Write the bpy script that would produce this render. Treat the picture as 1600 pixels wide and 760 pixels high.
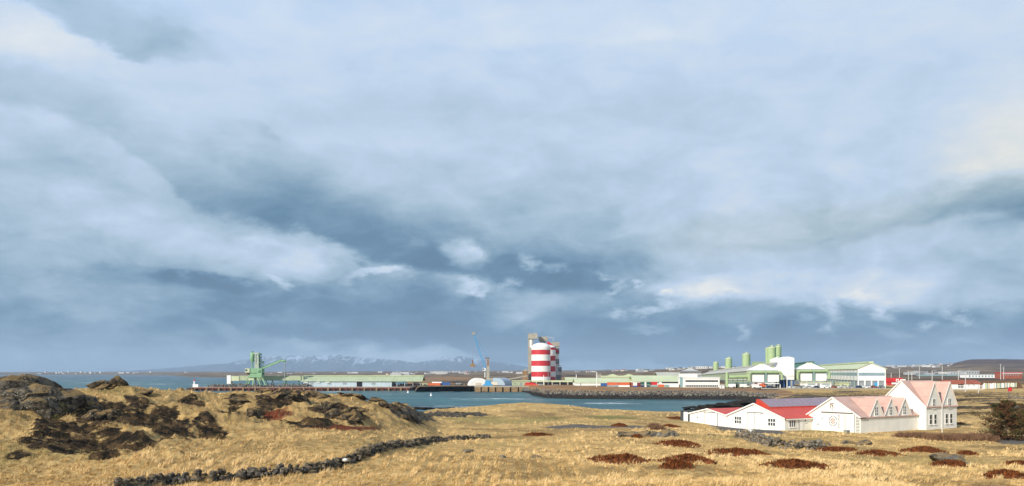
import bpy, bmesh, math, random
import numpy as np
from mathutils import Vector, Matrix, noise as mnoise
R = math.radians
for _o in list(bpy.data.objects): bpy.data.objects.remove(_o)
SC = bpy.context.scene
COL = SC.collection
rng = np.random.default_rng(7)
random.seed(7)

# ------------------------------------------------------------------ camera
F = 1300.0          # focal length in photo pixels (photo 1600 px wide)
HOR = 582.0         # row of the sea horizon
EYE = 14.0          # eye height over the water
cam_d = bpy.data.cameras.new('camera'); cam = bpy.data.objects.new('camera', cam_d); COL.objects.link(cam)
cam.location = (0, 0, EYE); cam.rotation_euler = (R(90), 0, 0)
cam_d.sensor_width = 36; cam_d.lens = 36*F/1600; cam_d.shift_y = (HOR-380)/1600
cam_d.clip_start = 0.5; cam_d.clip_end = 90000
SC.camera = cam
def X(px, Y): return (px-800)/F*Y
def Z(py, Y): return EYE-(py-HOR)/F*Y

# ------------------------------------------------------------------ light and sky
SUN_AZ = 222        # clockwise from +Y
SUN_EL = 27
SC.view_settings.view_transform = 'Standard'; SC.view_settings.look = 'None'
SC.view_settings.exposure = 0.22; SC.view_settings.gamma = 1; SC.view_settings.use_curve_mapping = False
sd = bpy.data.lights.new('sun', 'SUN'); sd.energy = 4.7; sd.angle = R(0.55); sd.color = (1.0, 0.93, 0.82)
sun = bpy.data.objects.new('sun', sd); COL.objects.link(sun)
_dir = Vector((math.sin(R(SUN_AZ))*math.cos(R(SUN_EL)), math.cos(R(SUN_AZ))*math.cos(R(SUN_EL)), math.sin(R(SUN_EL))))
sun.rotation_euler = _dir.to_track_quat('Z', 'Y').to_euler(); sun.location = (-40, -30, 60)

class NT:
    """small expression builder over a node tree"""
    def __init__(s, tree): s.t = tree; s.n = tree.nodes; s.l = tree.links
    def put(s, inp, v):
        if isinstance(v, bpy.types.NodeSocket): s.l.new(v, inp)
        elif v is not None:
            if hasattr(inp.default_value, '__len__') and isinstance(v, (tuple, list)) and len(v) == 3 and len(inp.default_value) == 4: v = (*v, 1)
            inp.default_value = v
    def m(s, op, a, b=None, c=None, clamp=False):
        n = s.n.new('ShaderNodeMath'); n.operation = op; n.use_clamp = clamp
        for i, v in enumerate((a, b, c)):
            if v is not None: s.put(n.inputs[i], v)
        return n.outputs[0]
    def add(s, a, b): return s.m('ADD', a, b)
    def sub(s, a, b): return s.m('SUBTRACT', a, b)
    def mul(s, a, b): return s.m('MULTIPLY', a, b)
    def v(s, op, a, b=None, scale=None):
        n = s.n.new('ShaderNodeVectorMath'); n.operation = op
        s.put(n.inputs[0], a)
        if b is not None: s.put(n.inputs[1], b)
        if scale is not None: s.put(n.inputs['Scale'], scale)
        return n.outputs['Value'] if op in ('DOT_PRODUCT', 'LENGTH') else n.outputs[0]
    def xyz(s, x=0.0, y=0.0, z=0.0):
        n = s.n.new('ShaderNodeCombineXYZ')
        for i, q in enumerate((x, y, z)): s.put(n.inputs[i], q)
        return n.outputs[0]
    def sep(s, a):
        n = s.n.new('ShaderNodeSeparateXYZ'); s.put(n.inputs[0], a); return n.outputs
    def noise(s, vec, scale, detail=4, rough=0.5, lac=2.0, dist=0.0, col=False):
        n = s.n.new('ShaderNodeTexNoise'); s.put(n.inputs['Vector'], vec); s.put(n.inputs['Scale'], scale)
        n.inputs['Detail'].default_value = detail; n.inputs['Roughness'].default_value = rough
        n.inputs['Lacunarity'].default_value = lac; n.inputs['Distortion'].default_value = dist
        return n.outputs['Color' if col else 'Fac']
    def vor(s, vec, scale, feature='F1', rand=1.0, out='Distance'):
        n = s.n.new('ShaderNodeTexVoronoi'); n.feature = feature; s.put(n.inputs['Vector'], vec); s.put(n.inputs['Scale'], scale)
        n.inputs['Randomness'].default_value = rand
        return n.outputs[out]
    def rng(s, v, a, b, c=0.0, d=1.0, smooth=True):
        n = s.n.new('ShaderNodeMapRange'); n.interpolation_type = 'SMOOTHSTEP' if smooth else 'LINEAR'
        for i, q in enumerate((v, a, b, c, d)): s.put(n.inputs[i], q)
        return n.outputs[0]
    def mix(s, f, a, b, mode='MIX'):
        n = s.n.new('ShaderNodeMix'); n.data_type = 'RGBA'; n.blend_type = mode; n.clamp_factor = True
        s.put(n.inputs[0], f); s.put(n.inputs[6], a); s.put(n.inputs[7], b); return n.outputs[2]
    def ramp(s, f, stops, interp='LINEAR'):
        n = s.n.new('ShaderNodeValToRGB'); s.put(n.inputs[0], f); cr = n.color_ramp; cr.interpolation = interp
        while len(cr.elements) < len(stops): cr.elements.new(0.5)
        for e, (p, c) in zip(cr.elements, stops): e.position = p; e.color = (*c, 1)
        return n.outputs[0]
    def curve(s, f, pts):
        n = s.n.new('ShaderNodeFloatCurve'); s.put(n.inputs['Value'], f); c = n.mapping.curves[0]
        n.mapping.use_clip = False; n.mapping.extend = 'HORIZONTAL'
        while len(c.points) < len(pts): c.points.new(0.5, 0.5)
        for p, (x, y) in zip(c.points, sorted(pts)): p.location = (x, y)
        n.mapping.update(); return n.outputs[0]
def lin(r, g, b):
    f = lambda c: ((c/255+0.055)/1.055)**2.4 if c > 10 else c/255/12.92
    return (f(r), f(g), f(b))

W = bpy.data.worlds.new('World'); SC.world = W; W.use_nodes = True
def build_sky():
    t = NT(W.node_tree); t.n.clear()
    out = t.n.new('ShaderNodeOutputWorld'); bg = t.n.new('ShaderNodeBackground'); t.l.new(bg.outputs[0], out.inputs[0])
    ST = 0.09; bg.inputs['Strength'].default_value = ST
    sky = t.n.new('ShaderNodeTexSky'); sky.sky_type = 'NISHITA'; sky.sun_disc = False
    sky.sun_elevation = R(SUN_EL); sky.sun_rotation = R(SUN_AZ); sky.air_density = 1.0; sky.dust_density = 1.2; sky.altitude = 10
    tc = t.n.new('ShaderNodeTexCoord').outputs['Generated']
    d = t.v('NORMALIZE', tc); o = t.sep(d)
    # azimuth / elevation in units of 1/1300 rad, elevation measured upward from the horizon
    hyp = t.m('SQRT', t.add(t.mul(o[0], o[0]), t.mul(o[1], o[1])))
    AZ0 = t.mul(t.m('ARCTAN2', o[0], o[1]), F); EL0 = t.mul(t.m('ARCTAN2', o[2], hyp), F)
    def ang(px, py):
        u = px-800; v = HOR-py
        return math.atan2(u, F)*F, math.atan2(v, math.hypot(u, F))*F
    # the cloud deck seen in perspective: noise coordinates on a high plane
    zz = t.m('MAXIMUM', o[2], 0.0)
    inv = t.m('DIVIDE', 1.0, t.add(zz, 0.16))
    P = t.xyz(t.mul(o[0], inv), t.mul(o[1], inv), t.mul(o[2], 0.6))
    S = t.xyz(t.mul(AZ0, 0.001), t.mul(EL0, 0.0021), t.mul(o[1], 0.3))
    w1 = t.sep(t.v('SUBTRACT', t.noise(S, 3.2, 3, 0.5, col=True), (0.5, 0.5, 0.5)))
    w2 = t.sep(t.v('SUBTRACT', t.noise(S, 13.0, 6, 0.62, col=True), (0.5, 0.5, 0.5)))
    AZ = t.add(AZ0, t.add(t.mul(w1[0], 150), t.mul(w2[0], 90)))
    EL = t.add(EL0, t.add(t.mul(w1[1], 60), t.mul(w2[1], 50)))
    un = t.rng(AZ, -1000, 1000, 0, 1, smooth=False)
    def edge(pts):     # elevation of a line through photo points, as a function of azimuth
        q = []
        for px, py in pts:
            a, e = ang(px, py); q.append(((a+1000)/2000, e/600))
        return t.mul(t.curve(un, q), 600)
    def amp(pts):
        return t.curve(un, [((ang(px, 400)[0]+1000)/2000, v) for px, v in pts])
    acc = None
    # mean brightness by elevation
    acc = t.curve(t.mul(EL, 1/600), [(0, .24), (.06, .25), (.15, .33), (.30, .50), (.45, .60), (.60, .70), (.8, .75), (1.0, .76)])
    def band(pts, sharp, thick, a):
        nonlocal acc
        dd = t.sub(EL, edge(pts))
        up = t.rng(dd, 0, sharp)
        dn = t.rng(dd, sharp, thick, 1, 0)
        acc = t.add(acc, t.mul(t.mul(t.mul(up, dn), amp(a)), 1.0))
    def band_neg(pts, sharp, thick, a):
        nonlocal acc
        dd = t.sub(EL, edge(pts))
        up = t.rng(dd, 0, sharp); dn = t.rng(dd, sharp, thick, 1, 0)
        acc = t.sub(acc, t.mul(t.mul(up, dn), amp(a)))
    # the long dark underside that runs from the upper left down to the middle
    band_neg([(0, 172), (130, 205), (230, 280), (330, 345), (450, 362), (540, 400), (640, 440), (800, 460), (1000, 470)], 22, 165,
             [(0, .16), (200, .14), (330, .22), (450, .34), (650, .32), (800, .26), (950, .15), (1080, 0.0), (1600, 0)])
    # low dark bank over the plant
    band_neg([(200, 480), (300, 490), (400, 520), (520, 538), (700, 548), (800, 572), (950, 560), (1100, 582), (1300, 578), (1600, 560)], 14, 120,
             [(200, 0), (300, .08), (400, .18), (550, .24), (700, .27), (950, .27), (1150, .25), (1300, .20), (1450, .12), (1600, .12)])
    # dark wedge above the bright strip, upper left
    band_neg([(0, 0), (60, 22), (150, 70), (260, 115), (400, 120), (600, 80)], 16, 120, [(0, .10), (90, .22), (230, .24), (300, .12), (420, 0), (1600, 0)])
    band([(0, 112), (120, 120), (230, 160), (400, 210)], 40, 110, [(0, .20), (110, .17), (200, .06), (300, 0), (1600, 0)])
    # pale sheet low on the left and the slot of light over the mountain
    band([(0, 575), (300, 590), (520, 586), (700, 590), (860, 600), (1000, 598)], 16, 52, [(0, 0), (280, .06), (420, .16), (560, .22), (700, .20), (800, .14), (950, .08), (1100, .0), (1600, .0)])
    band([(0, 440), (200, 425), (400, 440), (600, 450)], 14, 130, [(0, .02), (200, .12), (350, .12), (480, .16), (600, .0), (1600, 0)])
    # right: long grey-cream cloud, bright top and darker base
    band([(900, 420), (1000, 402), (1180, 402), (1320, 388), (1440, 345), (1600, 300)], 40, 200, [(0, 0), (960, 0), (1060, .13), (1200, .13), (1400, .12), (1560, .22), (1600, .24)])
    band_neg([(900, 410), (1000, 402), (1180, 402), (1320, 388), (1440, 362), (1600, 350)], 18, 80, [(0, 0), (980, 0), (1080, .07), (1250, .15), (1400, .15), (1500, .22), (1600, .26)])
    band([(1000, 500), (1100, 480), (1250, 480), (1400, 490), (1500, 500), (1600, 490)], 26, 140, [(0, 0), (980, 0), (1080, .36), (1250, .32), (1400, .36), (1500, .26), (1600, .20)])
    def blob(px, py, rx, ry, rot, w, warm=False, crisp=0.0, src=None):
        a, e = ang(px, py); n = t.n.new('ShaderNodeMapping'); n.vector_type = 'TEXTURE'
        t.put(n.inputs[0], src or V)
        n.inputs['Location'].default_value = (a, e, 0); n.inputs['Rotation'].default_value = (0, 0, R(rot))
        k = math.cos(math.atan2(px-800, F))
        n.inputs['Scale'].default_value = (rx*k*k, ry*k, 1)
        r = t.v('LENGTH', n.outputs[0])
        return t.rng(r, 1.0, crisp, 0, w)
    V = t.xyz(AZ, EL, 0)
    for b in [(330, 440, 110, 17, -4, -.20, .3), (300, 437, 60, 9, -4, -.10, .3), (360, 472, 90, 12, -8, -.12, .2), (520, 490, 130, 30, -10, -.10, .0),
              (60, 510, 100, 26, 0, -.08, 0), (310, 525, 40, 22, 0, -.10, .1),
              (100, 260, 160, 40, -25, -.08, 0), (420, 210, 40, 14, -20, -.10, .1), (250, 60, 60, 40, -30, -.06, 0),
              (1550, 350, 90, 24, 4, -.10, 0), (1180, 520, 160, 50, 0, -.06, 0), (1280, 470, 60, 18, 0, -.06, 0), (1560, 500, 80, 14, 0, -.16, .1),
              (900, 430, 120, 26, -15, -.18, 0), (990, 480, 60, 14, -12, -.10, 0), (560, 415, 20, 9, -5, -.16, 0), (760, 515, 200, 40, 0, -.06, 0),
              (740, 405, 58, 40, -15, .44, .15), (700, 450, 60, 22, 0, .16, 0), (735, 455, 44, 14, 10, .42, .1), (600, 430, 64, 10, 3, .46, .1), (540, 440, 40, 16, 20, .18, 0),
              (480, 400, 60, 32, 0, .16, 0), (430, 440, 30, 11, -30, .34, .1), (620, 440, 50, 12, 10, .20, 0),
              (820, 470, 90, 30, 0, .22, 0), (660, 385, 30, 14, 0, .10, 0), (880, 500, 60, 20, 0, .10, 0), (200, 350, 260, 60, -4, .08, 0), (420, 370, 60, 12, -6, .14, 0),
              (600, 556, 190, 17, 1, .30, .1), (470, 540, 50, 14, 0, .16, .1), (900, 560, 90, 12, 0, .10, 0), (1400, 556, 70, 9, 3, .22, .1), (1520, 540, 60, 8, 5, .12, .1)]:
        acc = t.add(acc, blob(*b[:6], crisp=b[6]))
    # small torn cumulus, their own ragged edges
    rag = t.sep(t.v('SUBTRACT', t.noise(S, 26.0, 6, 0.65, col=True), (0.5, 0.5, 0.5)))
    V2 = t.xyz(t.add(AZ0, t.mul(rag[0], 64)), t.add(EL0, t.mul(rag[1], 44)), 0)
    cu = None
    for b in [(1300, 489, 30, 30, 20, .34), (1296, 518, 18, 10, 0, .26), (1164, 522, 20, 15, 30, .26), (1378, 490, 34, 17, -20, .34), (1500, 498, 46, 13, -15, .30), (1445, 510, 24, 8, 0, .26),
              (1020, 484, 60, 14, 6, .36), (965, 492, 34, 11, 0, .30), (1095, 462, 70, 30, 10, .20), (1010, 517, 60, 14, -6, .22), (1110, 445, 60, 20, 10, .12), (1040, 458, 24, 9, 10, .24),
              (830, 412, 30, 16, -25, .34), (870, 418, 40, 12, -5, .24), (945, 433, 22, 9, 5, .26), (1000, 440, 14, 7, 0, .26), (960, 450, 40, 10, 25, .20), (800, 440, 30, 12, 10, .22),
              (1350, 470, 60, 16, -10, .16), (1400, 520, 50, 12, -10, .14), (1255, 498, 26, 9, 0, .12), (735, 390, 30, 20, 0, .14), (745, 460, 24, 8, 0, .2)]:
        q = blob(*b, crisp=.0, src=V2); cu = q if cu is None else t.m('MAXIMUM', cu, q)
    acc = t.add(acc, t.mul(cu, 1.25))
    # texture of the deck
    n1 = t.sub(t.noise(P, 1.6, 5, 0.55, dist=0.4), 0.5)
    n2 = t.sub(t.noise(S, 10.0, 7, 0.60, dist=0.3), 0.5)
    vig = t.rng(EL, 40, 420, 1.0, .35)
    acc = t.add(acc, t.add(t.mul(n1, .16), t.mul(t.mul(n2, vig), .85)))
    acc = t.m('MULTIPLY', acc, 1.0, clamp=True)
    k = 1/ST
    def C(*c): return tuple(v*k for v in lin(*c))
    cloud = t.ramp(acc, [(0.0, lin(84, 114, 140)), (.15, lin(93, 126, 153)), (.35, lin(127, 155, 177)), (.55, lin(160, 182, 200)), (.72, lin(183, 201, 222)), (.88, lin(206, 214, 222)), (1.0, lin(226, 227, 224))])
    cool = t.mix(t.rng(EL, 380, 620), (1, 1, 1), (0.93, 1.0, 1.09), 'MIX')
    cloud = t.mix(1.0, cloud, cool, 'MULTIPLY')
    warm = t.add(t.add(blob(1590, 240, 230, 130, 0, 1.0), blob(1190, 365, 260, 60, 4, .8)), blob(1430, 330, 240, 60, 8, .6))
    cloud = t.mix(t.m('MINIMUM', warm, 1.0), cloud, t.mix(1.0, cloud, (1.07, 1.01, .91), 'MULTIPLY'))
    cloud = t.v('SCALE', cloud, scale=k)
    # a little open sky: it shows where the deck is thin high up
    thin = t.mul(t.rng(EL, 430, 640, 0, .30), t.rng(t.noise(P, 1.1, 3), .40, .62))
    full = t.mix(thin, cloud, sky.outputs[0])
    # below the horizon the world is dim
    full = t.mix(t.rng(o[2], -0.02, -0.004), (lin(60, 80, 95)[0]*k, lin(60, 80, 95)[1]*k, lin(60, 80, 95)[2]*k), full)
    t.l.new(full if not isinstance(full, tuple) else full, bg.inputs[0])
build_sky()
W.cycles.sampling_method = 'MANUAL'; W.cycles.sample_map_resolution = 512
SC.cycles.use_denoising = True

# ------------------------------------------------------------------ helpers
def tag(o, label=None, cat=None, group=None, kind=None):
    if label: o['label'] = label
    if cat: o['category'] = cat
    if group: o['group'] = group
    if kind: o['kind'] = kind
    return o
def empty(name, loc, rz=0.0, label=None, cat=None, group=None):
    o = bpy.data.objects.new(name, None); COL.objects.link(o); o.location = loc; o.rotation_euler = (0, 0, rz)
    o.empty_display_size = 0.5
    return tag(o, label, cat, group)
def mesh_np(name, co, faces, mat, parent=None, smooth=False, attrs=None, loc=None):
    """faces: (n,3) or (n,4) int array"""
    me = bpy.data.meshes.new(name); co = np.asarray(co, np.float32); faces = np.asarray(faces, np.int32)
    k = faces.shape[1]; n = len(faces)
    me.vertices.add(len(co)); me.vertices.foreach_set('co', co.ravel())
    me.loops.add(n*k); me.loops.foreach_set('vertex_index', faces.ravel())
    me.polygons.add(n); me.polygons.foreach_set('loop_start', np.arange(0, n*k, k, dtype=np.int32))
    me.polygons.foreach_set('use_smooth', np.full(n, smooth))
    for a, v in (attrs or {}).items():
        at = me.attributes.new(a, 'FLOAT', 'POINT'); at.data.foreach_set('value', np.asarray(v, np.float32).ravel())
    me.update(calc_edges=True); me.validate()
    me.materials.append(mat)
    o = bpy.data.objects.new(name, me); COL.objects.link(o)
    if parent: o.parent = parent
    if loc is not None: o.location = loc
    return o
class MB:
    """collects shapes, then links them as one mesh object"""
    def __init__(s, M=None): s.v = []; s.f = []; s.mi = []; s.M = M or Matrix.Identity(4); s.k = 0; s.sm = []
    def raw(s, vs, fs, smooth=False):
        b = len(s.v); s.v += [s.M @ Vector(p) for p in vs]
        for f in fs: s.f.append([b+i for i in f]); s.mi.append(s.k); s.sm.append(smooth)
        return s
    def box(s, x0, x1, y0, y1, z0, z1):
        return s.raw([(x, y, z) for z in (z0, z1) for y in (y0, y1) for x in (x0, x1)],
                     [(0, 2, 3, 1), (4, 5, 7, 6), (0, 1, 5, 4), (2, 6, 7, 3), (0, 4, 6, 2), (1, 3, 7, 5)])
    def prism(s, poly, a, b, axis='y'):
        """polygon in (u, z), swept along axis from a to b"""
        n = len(poly)
        P = (lambda u, w, z: (u, w, z)) if axis == 'y' else ((lambda u, w, z: (w, u, z)) if axis == 'x' else (lambda u, w, z: (u, z, w)))
        vs = [P(u, a, z) for u, z in poly]+[P(u, b, z) for u, z in poly]
        fs = [tuple(range(n)), tuple(range(2*n-1, n-1, -1))]+[(i, i+n, (i+1) % n+n, (i+1) % n) for i in range(n)]
        return s.raw(vs, fs)
    def tube(s, p, q, r0, r1=None, n=10, caps=True, smooth=True):
        p = Vector(p); q = Vector(q); r1 = r0 if r1 is None else r1
        d = (q-p).normalized(); a = d.orthogonal().normalized(); b = d.cross(a)
        vs = []
        for c, r in ((p, r0), (q, r1)):
            for i in range(n):
                t = 2*math.pi*i/n; vs.append(c+a*(r*math.cos(t))+b*(r*math.sin(t)))
        s.raw(vs, [(i, (i+1) % n, (i+1) % n+n, i+n) for i in range(n)], smooth)
        if caps: s.raw(vs, [tuple(range(n-1, -1, -1)), tuple(range(n, 2*n))])
        return s
    def bar(s, p, q, w, h=None):
        p = Vector(p); q = Vector(q); h = h or w; d = (q-p).normalized()
        up = Vector((0, 0, 1)) if abs(d.z) < 0.95 else Vector((1, 0, 0))
        a = d.cross(up).normalized()*w/2; b = a.cross(d).normalized()*h/2
        return s.raw([p-a-b, p+a-b, p+a+b, p-a+b, q-a-b, q+a-b, q+a+b, q-a+b],
                     [(3, 2, 1, 0), (4, 5, 6, 7), (0, 1, 5, 4), (1, 2, 6, 5), (2, 3, 7, 6), (3, 0, 4, 7)])
    def lathe(s, c, prof, n=32, smooth=True, a0=0.0, a1=2*math.pi):
        c = Vector(c); full = abs(a1-a0-2*math.pi) < 1e-6; m = n if full else n+1; vs = []
        for r, z in prof:
            for i in range(m):
                t = a0+(a1-a0)*i/n; vs.append((c.x+r*math.cos(t), c.y+r*math.sin(t), c.z+z))
        fs = []
        for j in range(len(prof)-1):
            for i in range(n if full else m-1): fs.append((j*m+i, j*m+(i+1) % m, (j+1)*m+(i+1) % m, (j+1)*m+i))
        return s.raw(vs, fs, smooth)
    def build(s, name, mat, parent=None, **kw):
        me = bpy.data.meshes.new(name); me.from_pydata([tuple(v) for v in s.v], [], s.f)
        for m in (mat if isinstance(mat, (list, tuple)) else [mat]): me.materials.append(m)
        me.polygons.foreach_set('material_index', s.mi); me.polygons.foreach_set('use_smooth', s.sm); me.update()
        bm = bmesh.new(); bm.from_mesh(me); bmesh.ops.recalc_face_normals(bm, faces=bm.faces); bm.to_mesh(me); bm.free()
        o = bpy.data.objects.new(name, me); COL.objects.link(o)
        if parent: o.parent = parent
        return tag(o, **kw) if kw else o
def children(o): return [c for c in list(bpy.data.objects) if c.parent == o]
def copy_tree(o, loc=None, label=None, rz=None, kids=None):
    c = o.copy(); COL.objects.link(c)
    if loc is not None: c.location = loc
    if rz is not None: c.rotation_euler = (0, 0, rz)
    if label: c['label'] = label
    for ch in o.children:
        k = ch.copy(); COL.objects.link(k); k.parent = c
        for g in ch.children:
            q = g.copy(); COL.objects.link(q); q.parent = k
    return c

# value noise in numpy
_tab = np.random.default_rng(3).random((256, 256)).astype(np.float32)
def vnoise(x, y, seed=0):
    x = x+seed*17.31; y = y-seed*9.77
    xi = np.floor(x).astype(np.int64); yi = np.floor(y).astype(np.int64); fx = x-xi; fy = y-yi
    fx = fx*fx*(3-2*fx); fy = fy*fy*(3-2*fy)
    g = lambda i, j: _tab[(xi+i) & 255, (yi+j) & 255]
    return (g(0, 0)*(1-fx)+g(1, 0)*fx)*(1-fy)+(g(0, 1)*(1-fx)+g(1, 1)*fx)*fy
def fbm(x, y, wl, octv=4, gain=0.5, seed=0):
    s = 0; a = 1; n = 0; f = 1/wl
    for i in range(octv):
        c, d = math.cos(i*1.3+.4), math.sin(i*1.3+.4)
        s = s+a*(vnoise((x*c-y*d)*f, (x*d+y*c)*f, seed+i)-0.5)*2; n += a; a *= gain; f *= 2.03
    return s/n
def ridged(x, y, wl, octv=4, seed=0):
    s = 0; a = 1; n = 0; f = 1/wl
    for i in range(octv):
        c, d = math.cos(i*1.7+.9), math.sin(i*1.7+.9)
        q = 1-abs(vnoise((x*c-y*d)*f, (x*d+y*c)*f, seed+i)-0.5)*2; s = s+a*q*q; n += a; a *= 0.55; f *= 2.1
    return s/n
def sstep(x, a, b): t = np.clip((x-a)/(b-a), 0, 1); return t*t*(3-2*t)

# ------------------------------------------------------------------ materials
MATS = {}
def pbr(name, color, rough=0.7, metal=0.0, var=0.12, scale=3.0, streak=0.0, bump=0.0, bscale=20, spec=0.3, seams=0.0, seam_axis=0, spot=None):
    """painted / metal / concrete surface: base colour with gentle wear of its own; seams = sheet spacing in metres"""
    if name in MATS: return MATS[name]
    m = bpy.data.materials.new(name); m.use_nodes = True; t = NT(m.node_tree); b = t.n['Principled BSDF']
    g = t.n.new('ShaderNodeTexCoord').outputs['Object']
    n = t.noise(g, scale, 5, 0.6)
    c = t.mix(t.rng(n, .3, .7), tuple(v*(1-var) for v in color), tuple(min(1, v*(1+var)) for v in color))
    if streak:
        sv = t.n.new('ShaderNodeMapping'); t.put(sv.inputs[0], g); sv.inputs['Scale'].default_value = (1, 1, .12)
        c = t.mix(t.mul(t.rng(t.noise(sv.outputs[0], 1.6, 4, .6), .52, .75), streak), c, tuple(v*.55 for v in color))
    if spot: c = t.mix(t.rng(t.noise(g, spot[1], 4, .6), spot[2], spot[2]+.08), c, spot[0])
    h = None
    if seams:
        o = t.sep(g); q = t.m('FRACT', t.mul(o[seam_axis], 1/seams)); e = t.m('ABSOLUTE', t.sub(q, .5))
        line = t.rng(e, .44, .5, 1, 0, smooth=False)
        c = t.mix(line, t.mix(1.0, c, (.78, .78, .78), 'MULTIPLY'), c); h = line
    t.put(b.inputs['Base Color'], c); t.put(b.inputs['Roughness'], rough); b.inputs['Metallic'].default_value = metal
    b.inputs['Specular IOR Level'].default_value = spec
    if bump:
        bn = t.n.new('ShaderNodeBump'); bn.inputs['Strength'].default_value = bump; bn.inputs['Distance'].default_value = 0.1
        t.put(bn.inputs['Height'], t.noise(g, bscale, 5, .6)); t.l.new(bn.outputs[0], b.inputs['Normal'])
    MATS[name] = m; return m
def glass_mat():
    m = bpy.data.materials.new('window_glass'); m.use_nodes = True; b = m.node_tree.nodes['Principled BSDF']
    b.inputs['Base Color'].default_value = (.03, .04, .05, 1); b.inputs['Roughness'].default_value = 0.08; b.inputs['Specular IOR Level'].default_value = .7
    return m
GLASS = glass_mat()

def ground_mat():
    m = bpy.data.materials.new('dry_grass_land'); m.use_nodes = True; t = NT(m.node_tree); b = t.n['Principled BSDF']
    g = t.n.new('ShaderNodeNewGeometry').outputs['Position']
    A = lambda n: (lambda q: (setattr(q, 'attribute_name', n), q.outputs['Fac'])[1])(t.n.new('ShaderNodeAttribute'))
    big = t.noise(g, .09, 4, .6); mid = t.noise(g, .9, 5, .65); fin = t.noise(g, 7, 4, .7)
    st = t.n.new('ShaderNodeMapping'); t.put(st.inputs[0], g); st.inputs['Scale'].default_value = (.5, 2.2, 1)
    fib = t.noise(st.outputs[0], 2.5, 5, .7, dist=1.0)
    straw = t.mix(t.rng(mid, .3, .7), (.37, .23, .085), (.62, .415, .165))
    straw = t.mix(t.mul(t.rng(fib, .5, .68), .55), straw, (.60, .43, .20))
    straw = t.mix(t.mul(t.rng(fin, .55, .75), .45), straw, (.17, .105, .04))
    straw = t.mix(t.rng(big, .52, .66, 0, .6), straw, (.22, .15, .062)); straw = t.mix(t.rng(t.noise(g, .33, 5, .65), .60, .70, 0, .75), straw, (.12, .082, .035))
    straw = t.mix(t.mul(A('brown'), .52), straw, t.mix(t.rng(fin, .35, .65), (.075, .046, .020), (.20, .135, .058)))
    c = t.mix(t.mul(A('green'), .8), straw, (.13, .15, .045))
    red = t.mix(t.rng(fin, .35, .65), (.085, .018, .009), (.21, .055, .022))
    c = t.mix(A('red'), c, red)
    dark = t.mix(t.rng(mid, .42, .62), (.010, .008, .005), (.085, .052, .024)); dark = t.mix(t.rng(fin, .55, .7, 0, .6), dark, (.16, .10, .045))
    dm = t.rng(t.add(t.mul(A('dark'), .80), t.mul(t.sub(t.noise(g, .8, 7, .75), .5), 2.6)), .40, .66); c = t.mix(dm, c, dark)
    rk = t.mix(t.rng(t.noise(g, 1.5, 6, .75), .38, .62), (.016, .013, .010), (.12, .098, .07))
    rk = t.mix(t.rng(t.noise(g, 9, 3, .6), .60, .68), rk, (.27, .25, .19))
    rm = t.rng(t.add(A('rock'), t.mul(t.sub(t.noise(g, .5, 6, .75), .5), 1.4)), .40, .62); c = t.mix(rm, c, rk)
    gv = t.mix(t.rng(fin, .3, .7), (.10, .088, .075), (.16, .14, .12))
    c = t.mix(A('road'), c, gv)
    t.put(b.inputs['Base Color'], c); b.inputs['Roughness'].default_value = .95; b.inputs['Specular IOR Level'].default_value = .1
    bn = t.n.new('ShaderNodeBump'); bn.inputs['Strength'].default_value = .9; bn.inputs['Distance'].default_value = .25
    t.put(bn.inputs['Height'], t.add(t.mul(mid, 1.0), t.mul(fin, .5))); t.l.new(bn.outputs[0], b.inputs['Normal'])
    return m
GROUND = ground_mat()

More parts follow.
